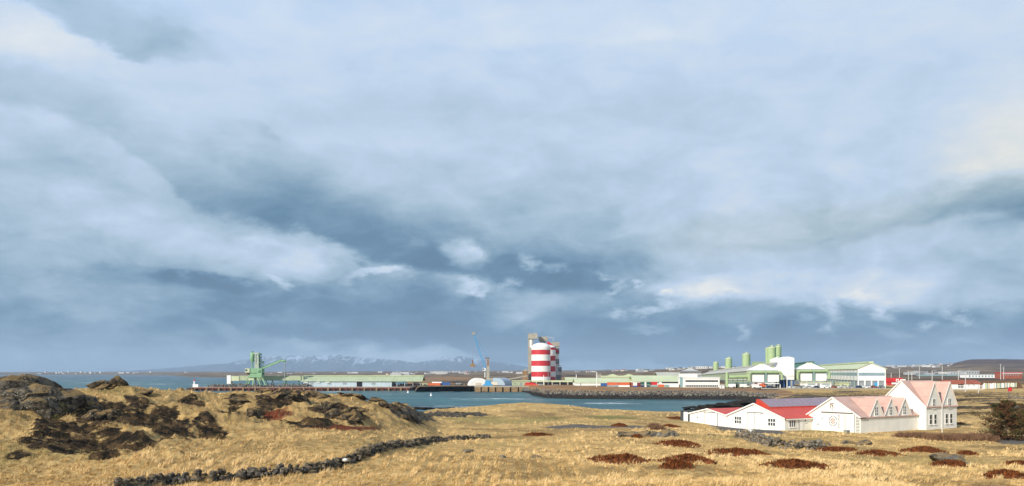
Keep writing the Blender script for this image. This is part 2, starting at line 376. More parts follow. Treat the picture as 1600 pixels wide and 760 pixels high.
# ------------------------------------------------------------------ the near land
YK = np.array([8, 20, 30, 45, 55, 70, 85, 100, 120, 145, 170, 200, 230, 260, 300, 350, 420, 500, 640], float)
COLS = {
 -900: [12, 10.5, 9.5, 9.0, 10.5, 13, 14, 13.5, 11.5, 8, 5, 2, -1, -3, -4, -4, -4, -4, -4],
 -300: [12, 10.5, 9.5, 8.8, 10.0, 12.3, 13.2, 13.0, 11.5, 8, 5, 2, -1, -3, -4, -4, -4, -4, -4],
 0:    [12.2, 10.6, 9.4, 8.3, 9.3, 11.0, 12.3, 12.4, 11.3, 9, 5, 1, -2, -4, -4, -4, -4, -4, -4],
 90:   [12.2, 10.6, 9.4, 8.2, 8.9, 10.4, 11.6, 11.9, 11.0, 8.5, 4.5, 1, -3, -4, -4, -4, -4, -4, -4],
 170:  [12.2, 10.5, 9.3, 8.1, 8.5, 10.2, 11.7, 12.2, 11.0, 8, 4, 1, -3, -4, -4, -4, -4, -4, -4],
 350:  [12.2, 10.5, 9.2, 7.9, 8.1, 8.9, 9.9, 10.8, 10.7, 8.6, 5, 1, -3, -4, -4, -4, -4, -4, -4],
 540:  [12.2, 10.4, 9.1, 7.8, 7.8, 8.1, 8.8, 9.7, 10.3, 8.6, 5, 1, -1, -3, -4, -4, -4, -4, -4],
 620:  [12.2, 10.4, 9.1, 7.8, 7.5, 7.1, 7.0, 7.4, 8.7, 8.1, 5.5, 3, 2, 0, -3, -4, -4, -4, -4],
 700:  [12.2, 10.4, 9.1, 7.8, 7.3, 6.7, 6.2, 5.8, 5.3, 4.9, 4.9, 4.9, 3.5, 1, -2, -4, -4, -4, -4],
 820:  [12.2, 10.4, 9.1, 7.8, 7.3, 6.7, 6.2, 5.8, 5.1, 4.5, 4.4, 4.9, 5.2, 4, 1, -2, -4, -4, -4],
 960:  [12.2, 10.4, 9.1, 7.8, 7.3, 6.8, 6.4, 6.0, 5.3, 4.4, 4.1, 4.0, 3.4, 1.5, -2, -4, -4, -4, -4],
 1080: [12.2, 10.4, 9.1, 7.8, 7.3, 6.8, 6.3, 5.9, 5.2, 4.1, 3.2, 3.3, 3.0, 1.5, -1, -3, -4, -4, -4],
 1160: [12.2, 10.4, 9.1, 7.7, 7.2, 6.7, 6.2, 5.8, 5.0, 3.8, 2.7, 2.6, 2.4, 2.0, 1.0, -.5, .5, 4.5, 5],
 1250: [12.2, 10.4, 9.1, 7.7, 7.1, 6.6, 6.2, 5.7, 4.9, 3.4, 2.6, 2.4, 2.4, 2.3, 2.4, 2.8, 3.8, 4.9, 5],
 1345: [12.2, 10.4, 9.0, 7.7, 7.1, 6.6, 6.2, 5.7, 4.7, 2.9, 2.7, 2.6, 2.6, 2.6, 2.7, 3.2, 4.0, 5.0, 5],
 1460: [12.2, 10.4, 9.0, 7.7, 7.1, 6.6, 6.1, 5.6, 4.5, 3.1, 2.8, 2.6, 2.6, 2.8, 3.0, 3.5, 4.2, 5.0, 5.2],
 1600: [12.2, 10.4, 9.1, 7.8, 7.2, 6.6, 6.0, 5.4, 4.5, 3.7, 3.2, 3.0, 3.0, 3.0, 3.1, 3.5, 4.4, 5.0, 5.5],
 2500: [12.2, 10.6, 9.4, 8.2, 7.6, 7.0, 6.4, 5.6, 4.8, 4.1, 3.8, 3.5, 3.4, 3.4, 3.4, 3.6, 4.4, 5.0, 5.5]}
_cp = np.array(sorted(COLS)); _cz = np.array([COLS[c] for c in sorted(COLS)], float)
def pchip(xk, yk, x):
    """monotone cubic along the last axis of yk"""
    h = np.diff(xk); dl = np.diff(yk, axis=-1)/h
    m = np.zeros_like(yk); a, b = dl[..., :-1], dl[..., 1:]
    with np.errstate(all='ignore'):
        hm = 2*a*b/(a+b)
    m[..., 1:-1] = np.where(a*b > 0, hm, 0); m[..., 0] = dl[..., 0]; m[..., -1] = dl[..., -1]
    i = np.clip(np.searchsorted(xk, x)-1, 0, len(xk)-2); hh = h[i]; t = np.clip((x-xk[i])/hh, 0, 1)
    return ((2*t**3-3*t**2+1)*yk[..., i]+(t**3-2*t**2+t)*hh*m[..., i]+(-2*t**3+3*t**2)*yk[..., i+1]+(t**3-t**2)*hh*m[..., i+1])
rowsY = 9*np.exp(np.arange(0, 640)*0.0066)         # 9 .. 610 m
colsP = np.concatenate([np.linspace(-900, -20, 160, endpoint=False), np.linspace(-20, 1620, 860, endpoint=False), np.linspace(1620, 2500, 150)])
_a = pchip(YK, _cz, rowsY)                         # columns x rows
_b = pchip(_cp.astype(float), _a.T.copy(), colsP)  # rows x cols
PXg, Yg = np.meshgrid(colsP, rowsY); Xg = (PXg-800)/F*Yg
# masks painted by place on the ground (photo position of patch centre, radii in photo px)
def place(px, py, rx, ry, rot=0):
    """soft ellipse on the land round the spot that shows at photo px, py; measured on the smooth land"""
    PY = HOR+(EYE-_b)*F/Yg
    dx = PXg-px; dy = PY-py; c, s = math.cos(R(rot)), math.sin(R(rot))
    u = (dx*c+dy*s)/rx; v = (-dx*s+dy*c)/ry
    vis = PY < 900
    return np.where(vis, u*u+v*v, 99)
wob = fbm(Xg, Yg, 3.5, 5, .7, 11)*.95
def patch(lst, soft=.35):
    out = np.zeros_like(_b)
    for a in lst:
        out = np.maximum(out, 1-sstep(place(*a)+wob, 1-soft, 1+soft))
    return out
nearm = 1-sstep(Yg, 300, 420)
Zg = _b.copy()
rug = patch([(60, 620, 120, 60), (200, 660, 190, 62), (460, 632, 200, 34), (250, 612, 220, 22), (590, 640, 90, 26)], .6)
flat = np.maximum(patch([(1180, 664, 190, 12, 2), (1380, 668, 150, 16)], .3), 0)
Zg += fbm(Xg, Yg, 16, 3, .5, 1)*.45*(1-flat)*nearm
Zg += fbm(Xg, Yg, 5, 3, .5, 2)*(.22+.55*rug)*(1-flat)*nearm
Zg += (ridged(Xg, Yg, 7, 5, 5)-.5)*1.35*rug
Zg += (fbm(Xg, Yg, 1.6, 3, .6, 3)*.13*(1+1.2*rug)+np.abs(fbm(Xg, Yg, .8, 2, .6, 8))*.10)*(1-flat*.8)*nearm
dark = patch([(170, 650, 70, 26, 12), (255, 668, 60, 28, 25), (120, 690, 90, 26, 4), (84, 645, 12, 22, 0), (300, 628, 26, 5, 10), (215, 628, 24, 6, 15), (352, 650, 14, 5, 10), (160, 720, 26, 4), (190, 700, 60, 16, 8), (330, 672, 30, 14, 20), (75, 668, 30, 18, -25),
              (430, 632, 32, 9), (370, 631, 18, 8), (520, 640, 40, 10), (390, 642, 30, 7), (560, 655, 22, 9), (620, 620, 40, 8, 20), (640, 650, 26, 8, 30), (320, 660, 20, 8), (490, 662, 50, 5), (60, 700, 20, 6), (30, 716, 26, 5)], .45)
red = patch([(535, 669, 58, 5, 2), (500, 666, 30, 4, 4), (850, 681, 18, 3), (430, 645, 30, 4)], .4)
tuss = patch([(610, 655, 40, 14), (585, 688, 26, 8), (380, 690, 30, 18)], .5)
Zg += dark*fbm(Xg, Yg, 2.2, 3, .6, 21)*.5
rock = patch([(640, 648, 40, 8, 10), (700, 648, 60, 5, 0), (1150, 637, 60, 13, -4), (1120, 628, 40, 6, 0)], .4)
green = np.clip(patch([(745, 656, 45, 5), (800, 660, 50, 4), (960, 652, 40, 4), (850, 656, 40, 4), (1560, 675, 30, 8)], .6)*.6+.35*sstep(fbm(Xg, Yg, 14, 3, .6, 31), .25, .6), 0, 1)*nearm
road = patch([(938, 668, 84, 2.6, 0), (1135, 668, 26, 3.5, 10), (1170, 672, 52, 4.2, 4), (1195, 676, 36, 3), (1590, 688, 36, 6, 0)], .16)
# far right fields and the plant ground
brown = np.clip(sstep(fbm(Xg, Yg*.7, 6.5, 5, .65, 33)+.35*fbm(Xg, Yg, 30, 2, .5, 34), .02, .38)*.85, 0, 1)*nearm
brown = np.maximum(brown, patch([(470, 640, 190, 34), (190, 650, 170, 60), (600, 655, 60, 22), (60, 610, 120, 40)], .6)*np.clip(.62+.9*fbm(Xg, Yg, 2.6, 4, .7, 35), 0, 1)*.9)
ff = sstep(Yg, 190, 240)*(PXg > 1100)
dark = np.maximum(dark, ff*.95*sstep(fbm(Xg*.35, Yg, 11, 4, .6, 41), -.50, -.05)*(1-sstep(Yg, 330, 480)*.6)*(1-sstep(PXg, 1500, 1640)*.25))
rock = np.maximum(rock, ff*.7*sstep(fbm(Xg*.5, Yg, 16, 4, .6, 43), .12, .45))
shore = (Zg < 1.3)
rock = np.maximum(rock, np.where(shore, 1, 0)*1.0)
rock = np.maximum(rock, sstep(Zg, 2.6, 1.4)*sstep(PXg, 980, 1120)*sstep(Yg, 180, 230))
Zg += rock*nearm*(ridged(Xg, Yg, 4, 4, 9)-.45)*1.1*(1-flat)
Zg += ff*fbm(Xg, Yg, 14, 4, .55, 51)*.5
Zg = Zg-road*.05
def ground_z(x, y):
    """height of the finished near land"""
    x = np.asarray(x, float); y = np.asarray(y, float)
    px = x/np.maximum(y, 1)*F+800
    j = np.interp(px, colsP, np.arange(len(colsP))); i = np.interp(y, rowsY, np.arange(len(rowsY)))
    i0 = np.clip(i.astype(int), 0, len(rowsY)-2); j0 = np.clip(j.astype(int), 0, len(colsP)-2); a = i-i0; b = j-j0
    return (Zg[i0, j0]*(1-b)+Zg[i0, j0+1]*b)*(1-a)+(Zg[i0+1, j0]*(1-b)+Zg[i0+1, j0+1]*b)*a
def att(A, x, y):
    px = x/np.maximum(y, 1)*F+800
    j = np.rint(np.interp(px, colsP, np.arange(len(colsP)))).astype(int); i = np.rint(np.interp(y, rowsY, np.arange(len(rowsY)))).astype(int)
    return A[i, j]
def hit(px, py, lo=25):
    """the point of the land that shows at photo px, py"""
    j = int(np.argmin(abs(colsP-px))); PY = HOR+(EYE-Zg[:, j])*F/rowsY
    k = np.where((PY <= py) & (rowsY > lo))[0]; i = k[0] if len(k) else len(rowsY)-1
    return Vector(((px-800)/F*rowsY[i], rowsY[i], Zg[i, j]))
# ground from the eye's own knoll outward as one sheet
nr, nc = Zg.shape
idx = np.arange(nr*nc).reshape(nr, nc)
q = np.stack([idx[:-1, :-1], idx[:-1, 1:], idx[1:, 1:], idx[1:, :-1]], -1).reshape(-1, 4)
zc = Zg.ravel(); keep = (zc[q].max(1) > -1.2); q = q[keep]
tag(mesh_np('ground', np.stack([Xg, Yg, Zg], -1).reshape(-1, 3), q, GROUND, smooth=True,
        attrs=dict(dark=dark, red=red, rock=rock, green=green, road=road, brown=brown)), kind='structure')
def knoll():
    xs = np.linspace(-60, 60, 61); ys = np.linspace(-60, 9, 40); A, B = np.meshgrid(xs, ys)
    zz = 12.25-.00045*(A*A+B*B)+fbm(A, B, 5, 3, .5, 2)*.1*np.clip((9-B)/6, 0, 1)
    edge = (B > 8.9); px = A/9*F+800
    zz = np.where(edge, np.where((px > -900) & (px < 2500), np.interp(px.ravel(), colsP, Zg[0]).reshape(px.shape)-.02, zz), zz)
    i = np.arange(A.size).reshape(A.shape); q = np.stack([i[:-1, :-1], i[:-1, 1:], i[1:, 1:], i[1:, :-1]], -1).reshape(-1, 4)
    tag(mesh_np('knoll_ground', np.stack([A, B, zz], -1).reshape(-1, 3), q, GROUND, smooth=True), kind='structure')
knoll()

# ------------------------------------------------------------------ water
def water():
    m = bpy.data.materials.new('sea_water'); m.use_nodes = True; t = NT(m.node_tree); b = t.n['Principled BSDF']
    g = t.n.new('ShaderNodeNewGeometry').outputs['Position']; o = t.sep(g)
    s = t.xyz(t.mul(o[0], .45), o[1], 0)
    n1 = t.noise(s, .35, 5, .65); n2 = t.noise(s, .03, 4, .6); n3 = t.noise(s, 1.7, 3, .6)
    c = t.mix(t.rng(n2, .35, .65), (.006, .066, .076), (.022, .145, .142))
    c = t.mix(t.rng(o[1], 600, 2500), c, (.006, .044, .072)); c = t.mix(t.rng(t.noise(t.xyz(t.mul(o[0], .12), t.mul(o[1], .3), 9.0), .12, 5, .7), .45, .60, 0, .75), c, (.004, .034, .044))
    cap = t.mul(t.rng(n1, .64, .68), t.rng(n2, .42, .54))
    cap2 = t.mul(t.rng(t.noise(t.xyz(t.mul(o[0], .16), t.mul(o[1], .40), 3.0), .09, 6, .72), .60, .635), 1.0)
    cap = t.m('MAXIMUM', cap, t.mul(cap2, .9))
    c = t.mix(cap, c, (.72, .75, .74))
    t.put(b.inputs['Base Color'], c); t.put(b.inputs['Roughness'], t.add(.28, t.mul(cap, .5)))
    b.inputs['IOR'].default_value = 1.33; b.inputs['Specular IOR Level'].default_value = .24
    bn = t.n.new('ShaderNodeBump'); bn.inputs['Strength'].default_value = 1; bn.inputs['Distance'].default_value = 1.2
    t.put(bn.inputs['Height'], t.add(t.mul(n1, .9), t.mul(n3, .18))); t.l.new(bn.outputs[0], b.inputs['Normal'])
    xs = np.concatenate([-np.geomspace(18900, 50, 40), [0], np.geomspace(50, 18900, 40)]); ys = np.concatenate([[-1400, 0, 100], np.geomspace(150, 17500, 70)])
    A, B = np.meshgrid(xs, ys); i = np.arange(A.size).reshape(A.shape); q = np.stack([i[:-1, :-1], i[:-1, 1:], i[1:, 1:], i[1:, :-1]], -1).reshape(-1, 4)
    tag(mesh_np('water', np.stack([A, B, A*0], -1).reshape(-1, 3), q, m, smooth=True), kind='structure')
water()

# ------------------------------------------------------------------ harbour ground, far land, hills, haze
def soil_mat(name, a, b_, c_=None, scale=.02, cscale=.2, thr=.55):
    m = bpy.data.materials.new(name); m.use_nodes = True; t = NT(m.node_tree); b = t.n['Principled BSDF']
    g = t.n.new('ShaderNodeNewGeometry').outputs['Position']
    col = t.mix(t.rng(t.noise(g, scale, 6, .65), .35, .65), a, b_)
    if c_: col = t.mix(t.rng(t.noise(g, cscale, 5, .65), thr, thr+.08), col, c_)
    t.put(b.inputs['Base Color'], col); b.inputs['Roughness'].default_value = .95; b.inputs['Specular IOR Level'].default_value = .08
    return m
SH_P = [640, 735, 742, 815, 826, 832, 850, 900, 1000, 1100, 1150, 1200, 1300]
SH_Y = [648, 640, 594, 594, 560, 500, 455, 430, 423, 423, 418, 380, 360]
def shore_y(px): return np.interp(px, SH_P, SH_Y)
def harbour_ground():
    xs = np.linspace(636, 1330, 460); k = np.concatenate([np.linspace(0, 40, 60), np.geomspace(42, 700, 60)])
    P, K = np.meshgrid(xs, k); Y = shore_y(P)+K; Xx = (P-800)/F*Y
    quay = sstep(P, 733, 741)*(1-sstep(P, 815, 835))
    z = -2+6.4*sstep(K, 0, 17)*(1-quay)+quay*4.9*sstep(K, 0, 1.0)
    z = np.where(quay > 0, np.minimum(z, 4.4), z)
    z += fbm(Xx, Y, 30, 3, .5, 61)*.4*sstep(K, 30, 90)+(ridged(Xx, Y, 3, 3, 62)-.5)*.7*(1-quay)*sstep(K, 0, 3)*(1-sstep(K, 13, 20))
    blend = sstep(P, 1180, 1290)
    z = z*(1-blend)+blend*(np.minimum(ground_z(Xx, np.minimum(Y, 600)), 4.6)-.6)
    z += .006*np.maximum(K-250, 0)
    m = bpy.data.materials.new('bank_soil'); m.use_nodes = True; t = NT(m.node_tree); b = t.n['Principled BSDF']
    g = t.n.new('ShaderNodeNewGeometry').outputs['Position']; o = t.sep(g)
    gr = t.mix(t.rng(t.noise(g, .12, 5, .65), .35, .65), (.20, .10, .045), (.33, .20, .09))
    rk = t.mix(t.rng(t.noise(g, .9, 5, .7), .4, .62), (.045, .042, .038), (.26, .24, .20))
    wet = t.mix(t.rng(t.noise(g, 1.2, 4, .7), .35, .65), (.010, .007, .005), (.045, .028, .018))
    zz = t.add(o[2], t.mul(t.sub(t.noise(g, .35, 4, .6), .5), 1.4))
    c = t.mix(t.rng(zz, 2.7, 3.4), rk, gr); c = t.mix(t.rng(t.add(zz, t.rng(o[1], 520, 600)), 1.6, 2.4), wet, c)
    c = t.mix(t.rng(t.noise(g, .02, 3, .5), .5, .6, 0, .6), c, t.mix(t.rng(zz, 3.0, 3.8), c, (.15, .13, .115)))
    t.put(b.inputs['Base Color'], c); b.inputs['Roughness'].default_value = .95; b.inputs['Specular IOR Level'].default_value = .1
    i = np.arange(P.size).reshape(P.shape); q = np.stack([i[:-1, :-1], i[:-1, 1:], i[1:, 1:], i[1:, :-1]], -1).reshape(-1, 4)
    tag(mesh_np('harbour_ground', np.stack([Xx, Y, z], -1).reshape(-1, 3), q, m, smooth=True), kind='structure')
harbour_ground()
def rock_armour():
    """tipped boulders on the bank: nobody could count them"""
    n = 5200; P = rng.uniform(832, 1215, n); K = rng.uniform(1.5, 14, n)
    Y = shore_y(P)+K; Xx = (P-800)/F*Y; z = -2+6.4*sstep(K, 0, 17)
    ico = bmesh.new(); bmesh.ops.create_icosphere(ico, subdivisions=1, radius=1); bv = np.array([v.co[:] for v in ico.verts]); bf = np.array([[v.index for v in f.verts] for f in ico.faces]); ico.free()
    s = rng.uniform(.25, .75, n)[:, None, None]*rng.uniform(.6, 1.3, (n, 1, 3)); V = bv[None]*s*(1+rng.uniform(-.25, .25, (n, len(bv), 1)))
    V += np.stack([Xx, Y, z], -1)[:, None]
    Fc = bf[None]+(np.arange(n)*len(bv))[:, None, None]
    m = bpy.data.materials.new('tipped_rock'); m.use_nodes = True; t = NT(m.node_tree); b = t.n['Principled BSDF']
    g = t.n.new('ShaderNodeNewGeometry'); o = t.sep(g.outputs['Position'])
    A = t.n.new('ShaderNodeAttribute'); A.attribute_name = 'tone'
    c = t.mix(A.outputs['Fac'], (.05, .043, .034), (.235, .205, .155)); c = t.mix(t.rng(t.add(o[2], A.outputs['Fac']), 2.3, 3.2), (.015, .011, .008), c)
    t.put(b.inputs['Base Color'], c); b.inputs['Roughness'].default_value = .95
    tone = np.repeat(rng.random(n)**1.6, len(bv))
    tag(mesh_np('armour_rocks', V.reshape(-1, 3), Fc.reshape(-1, 3), m, attrs=dict(tone=tone)), 'grey tipped boulders lining the harbour bank', 'rocks', kind='stuff')
rock_armour()

FAR_P = np.array([-900, -100, 120, 250, 300, 420, 640, 655, 800, 900, 1000, 1100, 1180, 1300, 1400, 1480, 1520, 1600, 1800, 2500], float)
FAR_Y = np.array([640, 900, 1500, 2300, 3200, 4200, 5600, 7000], float)
def far_land():
    T = {-900: [-5, -5, -5, -5, -5, -4, 3, 16], -100: [-5, -5, -5, -5, -5, -3, 5, 16], 120: [-5, -5, -5, -5, -5, -3, 6, 16], 250: [-5, -5, -5, -5, -4, 1, 8, 18],
         300: [-5, -5, -5, -1, 3, 7, 12, 20], 420: [-5, -5, -5, 1.5, 6, 10, 14, 20], 640: [-5, -5, -2, 2, 8, 12, 18, 24], 655: [4, 4, 4, 5, 9, 14, 20, 26],
         800: [4.4, 5, 6, 8, 12, 16, 22, 28], 900: [4.4, 5, 7, 10, 14, 18, 24, 30], 1000: [4.6, 6, 10, 16, 22, 26, 30, 34], 1100: [5, 7, 14, 26, 30, 30, 32, 34],
         1180: [5, 7, 13, 24, 30, 32, 34, 36], 1300: [5, 6, 9, 16, 26, 34, 40, 44], 1400: [5.4, 6, 9, 18, 34, 44, 46, 50], 1480: [5.6, 7, 10, 18, 44, 52, 50, 50],
         1520: [5.8, 7, 10, 20, 64, 66, 56, 50], 1600: [6, 7, 11, 22, 62, 66, 60, 50], 1800: [6, 8, 12, 24, 56, 66, 60, 50], 2500: [6, 8, 12, 20, 40, 50, 50, 50]}
    Tz = np.array([T[int(p)] for p in FAR_P], float)
    ys = np.geomspace(600, 7000, 190); ps = np.concatenate([np.linspace(-900, -50, 60, endpoint=False), np.linspace(-50, 1650, 520, endpoint=False), np.linspace(1650, 2500, 60)])
    a = pchip(FAR_Y, Tz, ys); z = pchip(FAR_P, a.T.copy(), ps); P, Y = np.meshgrid(ps, ys); Xx = (P-800)/F*Y
    z = z+fbm(Xx, Y, 260, 5, .5, 71)*(.6+2.2*sstep(z, 12, 40)+4*sstep(z, 40, 60))*(z > -3)-.35*(Y < 700)
    global far_z
    def far_z(px, y): return float(np.interp(y, ys, [np.interp(px, ps, z[k]) for k in range(len(ys))]))
    m = bpy.data.materials.new('far_moor'); m.use_nodes = True; t = NT(m.node_tree); b = t.n['Principled BSDF']
    g = t.n.new('ShaderNodeNewGeometry').outputs['Position']; o = t.sep(g)
    s = t.xyz(o[0], t.mul(o[1], .35), 0)
    c = t.mix(t.rng(t.noise(s, .012, 6, .65), .38, .62), (.060, .040, .030), (.26, .18, .095))
    c = t.mix(t.rng(t.noise(s, .03, 5, .7), .56, .63), c, (.035, .032, .028))
    c = t.mix(t.rng(o[2], 28, 48), c, t.mix(t.rng(t.noise(g, .010, 6, .7), .4, .62), (.050, .032, .032), (.125, .078, .060)))
    t.put(b.inputs['Base Color'], c); b.inputs['Roughness'].default_value = 1; b.inputs['Specular IOR Level'].default_value = .05
    i = np.arange(P.size).reshape(P.shape); q = np.stack([i[:-1, :-1], i[:-1, 1:], i[1:, 1:], i[1:, :-1]], -1).reshape(-1, 4)
    q = q[z.ravel()[q].max(1) > -1.5]
    tag(mesh_np('far_ground', np.stack([Xx, Y, z], -1).reshape(-1, 3), q, m, smooth=True), kind='structure')
far_land()

def mountain(name, prof, Y, depth, mat, n=500, rug=.35, kind='structure'):
    """prof: photo points of the crest; the massif rises from Y to Y+depth"""
    p = np.linspace(prof[0][0], prof[-1][0], n); k = np.linspace(0, 1, 60); P, K = np.meshgrid(p, k)
    Yy = Y+K*depth; Yc = Y+.6*depth
    crest = np.interp(p, [a for a, _ in prof], [EYE-(b-HOR)/F*Yc for _, b in prof])
    Xx = (P-800)/F*Yc
    sh = np.where(K < .6, sstep(K, -.05, .6)**1.1, 1-.35*(K-.6)/.4)
    H = np.maximum(crest[None], 0)
    z = H*sh
    gul = ridged(Xx, Yy*.45, depth*.30, 6, 81)
    z = z*(1-rug*(1-gul)*(.25+.75*np.sin(np.clip(K/.6, 0, 1)*math.pi)))-3
    i = np.arange(P.size).reshape(P.shape); q = np.stack([i[:-1, :-1], i[:-1, 1:], i[1:, 1:], i[1:, :-1]], -1).reshape(-1, 4)
    return tag(mesh_np(name, np.stack([Xx, Yy, z], -1).reshape(-1, 3), q, mat, smooth=True), kind=kind)
def snow_mat():
    m = bpy.data.materials.new('snowy_mountain'); m.use_nodes = True; t = NT(m.node_tree); b = t.n['Principled BSDF']
    gn = t.n.new('ShaderNodeNewGeometry'); g = gn.outputs['Position']; o = t.sep(g)
    s = t.xyz(o[0], t.mul(o[1], .25), t.mul(o[2], .6))
    c = t.mix(t.rng(t.noise(s, .004, 6, .65), .4, .6), (.040, .060, .095), (.065, .090, .125))  # blue of the distance haze partly put into the rock and snow colour
    h = t.mul(t.rng(o[2], 40, 330), .16); st = t.xyz(t.mul(o[0], 1.5), t.mul(o[1], .2), t.mul(o[2], 1.2))
    c = t.mix(t.rng(t.add(t.noise(st, .0042, 9, .78, dist=1.6), h), .595, .70), c, (.34, .42, .52))
    t.put(b.inputs['Base Color'], c); b.inputs['Roughness'].default_value = 1; b.inputs['Specular IOR Level'].default_value = .05
    return m
mountain('snowy_mountain', [(130, 584), (230, 577), (300, 571), (360, 566), (400, 556), (450, 552), (520, 553), (580, 557), (620, 561), (650, 566), (690, 557), (720, 555), (750, 560), (790, 566), (830, 574), (880, 580), (930, 584)],
         13500, 3200, snow_mat(), 640, .55)
mountain('far_blue_hills', [(840, 585), (870, 581), (900, 579.5), (920, 578.3), (935, 579), (950, 576.8), (965, 579), (985, 580.5), (1000, 582.5), (1030, 585)], 9500, 1600,
         soil_mat('blue_hill_heath', (.05, .05, .05), (.09, .08, .07), None, .004), 200, .25)

# the air
hm = bpy.data.materials.new('haze'); hm.use_nodes = True; _t = hm.node_tree; _t.nodes.clear()
_o = _t.nodes.new('ShaderNodeOutputMaterial'); _v = _t.nodes.new('ShaderNodeVolumePrincipled'); _t.links.new(_v.outputs[0], _o.inputs['Volume'])
_v.inputs['Color'].default_value = (.58, .76, .98, 1); _v.inputs['Density'].default_value = 6.3e-5; _v.inputs['Anisotropy'].default_value = 0.0
hz = MB().box(-19000, 19000, -1500, 17600, -8, 430).build('haze', hm, kind='stuff')
tag(hz, 'thin blue sea air between the shore and the mountain', 'haze')

# ------------------------------------------------------------------ distant towns: plain little houses
def house_mesh(name, w, d, h, rh, wall, roof, flat=False):
    b = MB().box(-w/2, w/2, -d/2, d/2, -3, h)
    b.k = 1
    if flat: b.box(-w/2-.3, w/2+.3, -d/2-.3, d/2+.3, h, h+.5)
    else: b.prism([(-w/2-.4, h-.1), (w/2+.4, h-.1), (0, h+rh)], -d/2-.4, d/2+.4, 'y')
    b.k = 2
    for i in range(max(1, int(w//5))):
        x = -w/2+w*(i+.5)/max(1, int(w//5)); b.box(x-.8, x+.8, -d/2-.05, -d/2+.1, h*.35, h*.75)
    o = b.build(name, [wall, roof, GLASS]); return o
WH = pbr('far_white_wall', (.52, .52, .50), .8); GY = pbr('far_grey_wall', (.36, .37, .38), .8); CR = pbr('far_cream_wall', (.60, .52, .40), .8)
RD = pbr('far_red_roof', (.30, .07, .05), .7); DK = pbr('far_dark_roof', (.06, .065, .07), .7); LG = pbr('far_light_roof', (.40, .42, .44), .7)
kinds = [(WH, RD, 14, 10, 4.5, 3, False), (WH, DK, 16, 11, 5, 3, False), (GY, LG, 26, 14, 6, 0, True), (CR, RD, 14, 9, 5, 3, False), (WH, LG, 34, 16, 8, 0, True), (WH, DK, 12, 12, 12, 0, True)]
protos = [None]*len(kinds)
def far_house(px, Y, k, rz, label, group, s=1.0):
    w_, r_, w, d, h, rh, fl = kinds[k]; p = protos[k]
    if p is None: o = protos[k] = house_mesh('distant_house', w, d, h, rh, w_, r_, fl)
    else: o = p.copy(); COL.objects.link(o)
    for key in ('label', 'category', 'group'):
        if key in o: del o[key]
    o.location = (X(px, Y), Y, far_z(px, Y)); o.rotation_euler = (0, 0, rz); o.scale = (s*.75, s*.75, s*.62)
    return tag(o, label, 'house', group)
rr = random.Random(5)
def scatter(n, p0, p1, y0, y1, ks, label, group, s=(.8, 1.2)):
    for i in range(n): far_house(rr.uniform(p0, p1), rr.uniform(y0, y1), rr.choice(ks), rr.uniform(-.5, .5), label, group, rr.uniform(*s))
scatter(26, 60, 300, 5200, 6300, [0, 1, 4, 5], 'tiny pale building on the low shore at the far left horizon', 'buildings along the far left shore', (1.0, 1.7))
scatter(12, 380, 600, 3400, 4600, [0, 1, 4], 'tiny white house on the low coast behind the green conveyor gallery', 'houses behind the conveyor gallery', (.7, 1.1))
scatter(40, 600, 745, 2600, 4600, [0, 1, 2, 3, 4, 4], 'tiny house of the town strip left of the blue crane', 'town houses left of the crane', (.8, 1.4))
scatter(10, 775, 822, 2600, 4200, [0, 1, 2, 4], 'tiny house of the town strip between crane and striped silo', 'town houses between crane and silo', (.8, 1.3))
scatter(12, 882, 985, 2600, 4200, [0, 1, 3, 2], 'tiny house below the blue hills right of the striped silo', 'houses below the blue hills', (.8, 1.3))
scatter(30, 1000, 1175, 1900, 2700, [1, 2, 2, 4, 1], 'small dark roofed house on the rise behind the white office block', 'houses on the rise behind the office block', (.8, 1.2))
scatter(46, 1390, 1488, 2700, 4000, [1, 4, 2, 4, 1, 0], 'tiny house of the hillside suburb right of the long white hall', 'houses of the hillside suburb', (.8, 1.3))
scatter(14, 1385, 1520, 1300, 1900, [2, 2, 4], 'low grey shed on the plain below the hillside suburb', 'low sheds on the plain', (.7, 1.3))

# ------------------------------------------------------------------ the white farm houses
A31 = math.atan2(.515, .857)
LW = pbr('limewash', (.80, .78, .70), .85, var=.05, scale=.7, streak=.22, bump=.15, bscale=6)
TRIM = pbr('white_trim', (.80, .79, .74), .6, var=.03)
PINK = pbr('faded_pink_roof', (.52, .335, .27), .55, var=.10, scale=.35, seams=.9, seam_axis=0, streak=.3)
REDR = pbr('bright_red_roof', (.56, .065, .035), .45, var=.08, scale=.4, seams=.9, seam_axis=0)
SKYL = pbr('mauve_skylight_sheet', (.26, .21, .25), .35, var=.12, scale=1.5)
RUST = pbr('rusty_iron', (.20, .09, .05), .8, var=.3); CONC = pbr('dark_concrete', (.055, .065, .07), .9, var=.3, scale=1.5)
OLDW = pbr('weathered_frame', (.20, .10, .06), .7); NAVY = pbr('navy_paint', (.06, .07, .14), .6); BRED = pbr('faded_red_paint', (.45, .12, .10), .6); GREYD = pbr('dark_grey_paint', (.10, .10, .10), .8)  # last one: plain dark grey for door edges, tracks, vents, gutter and posts
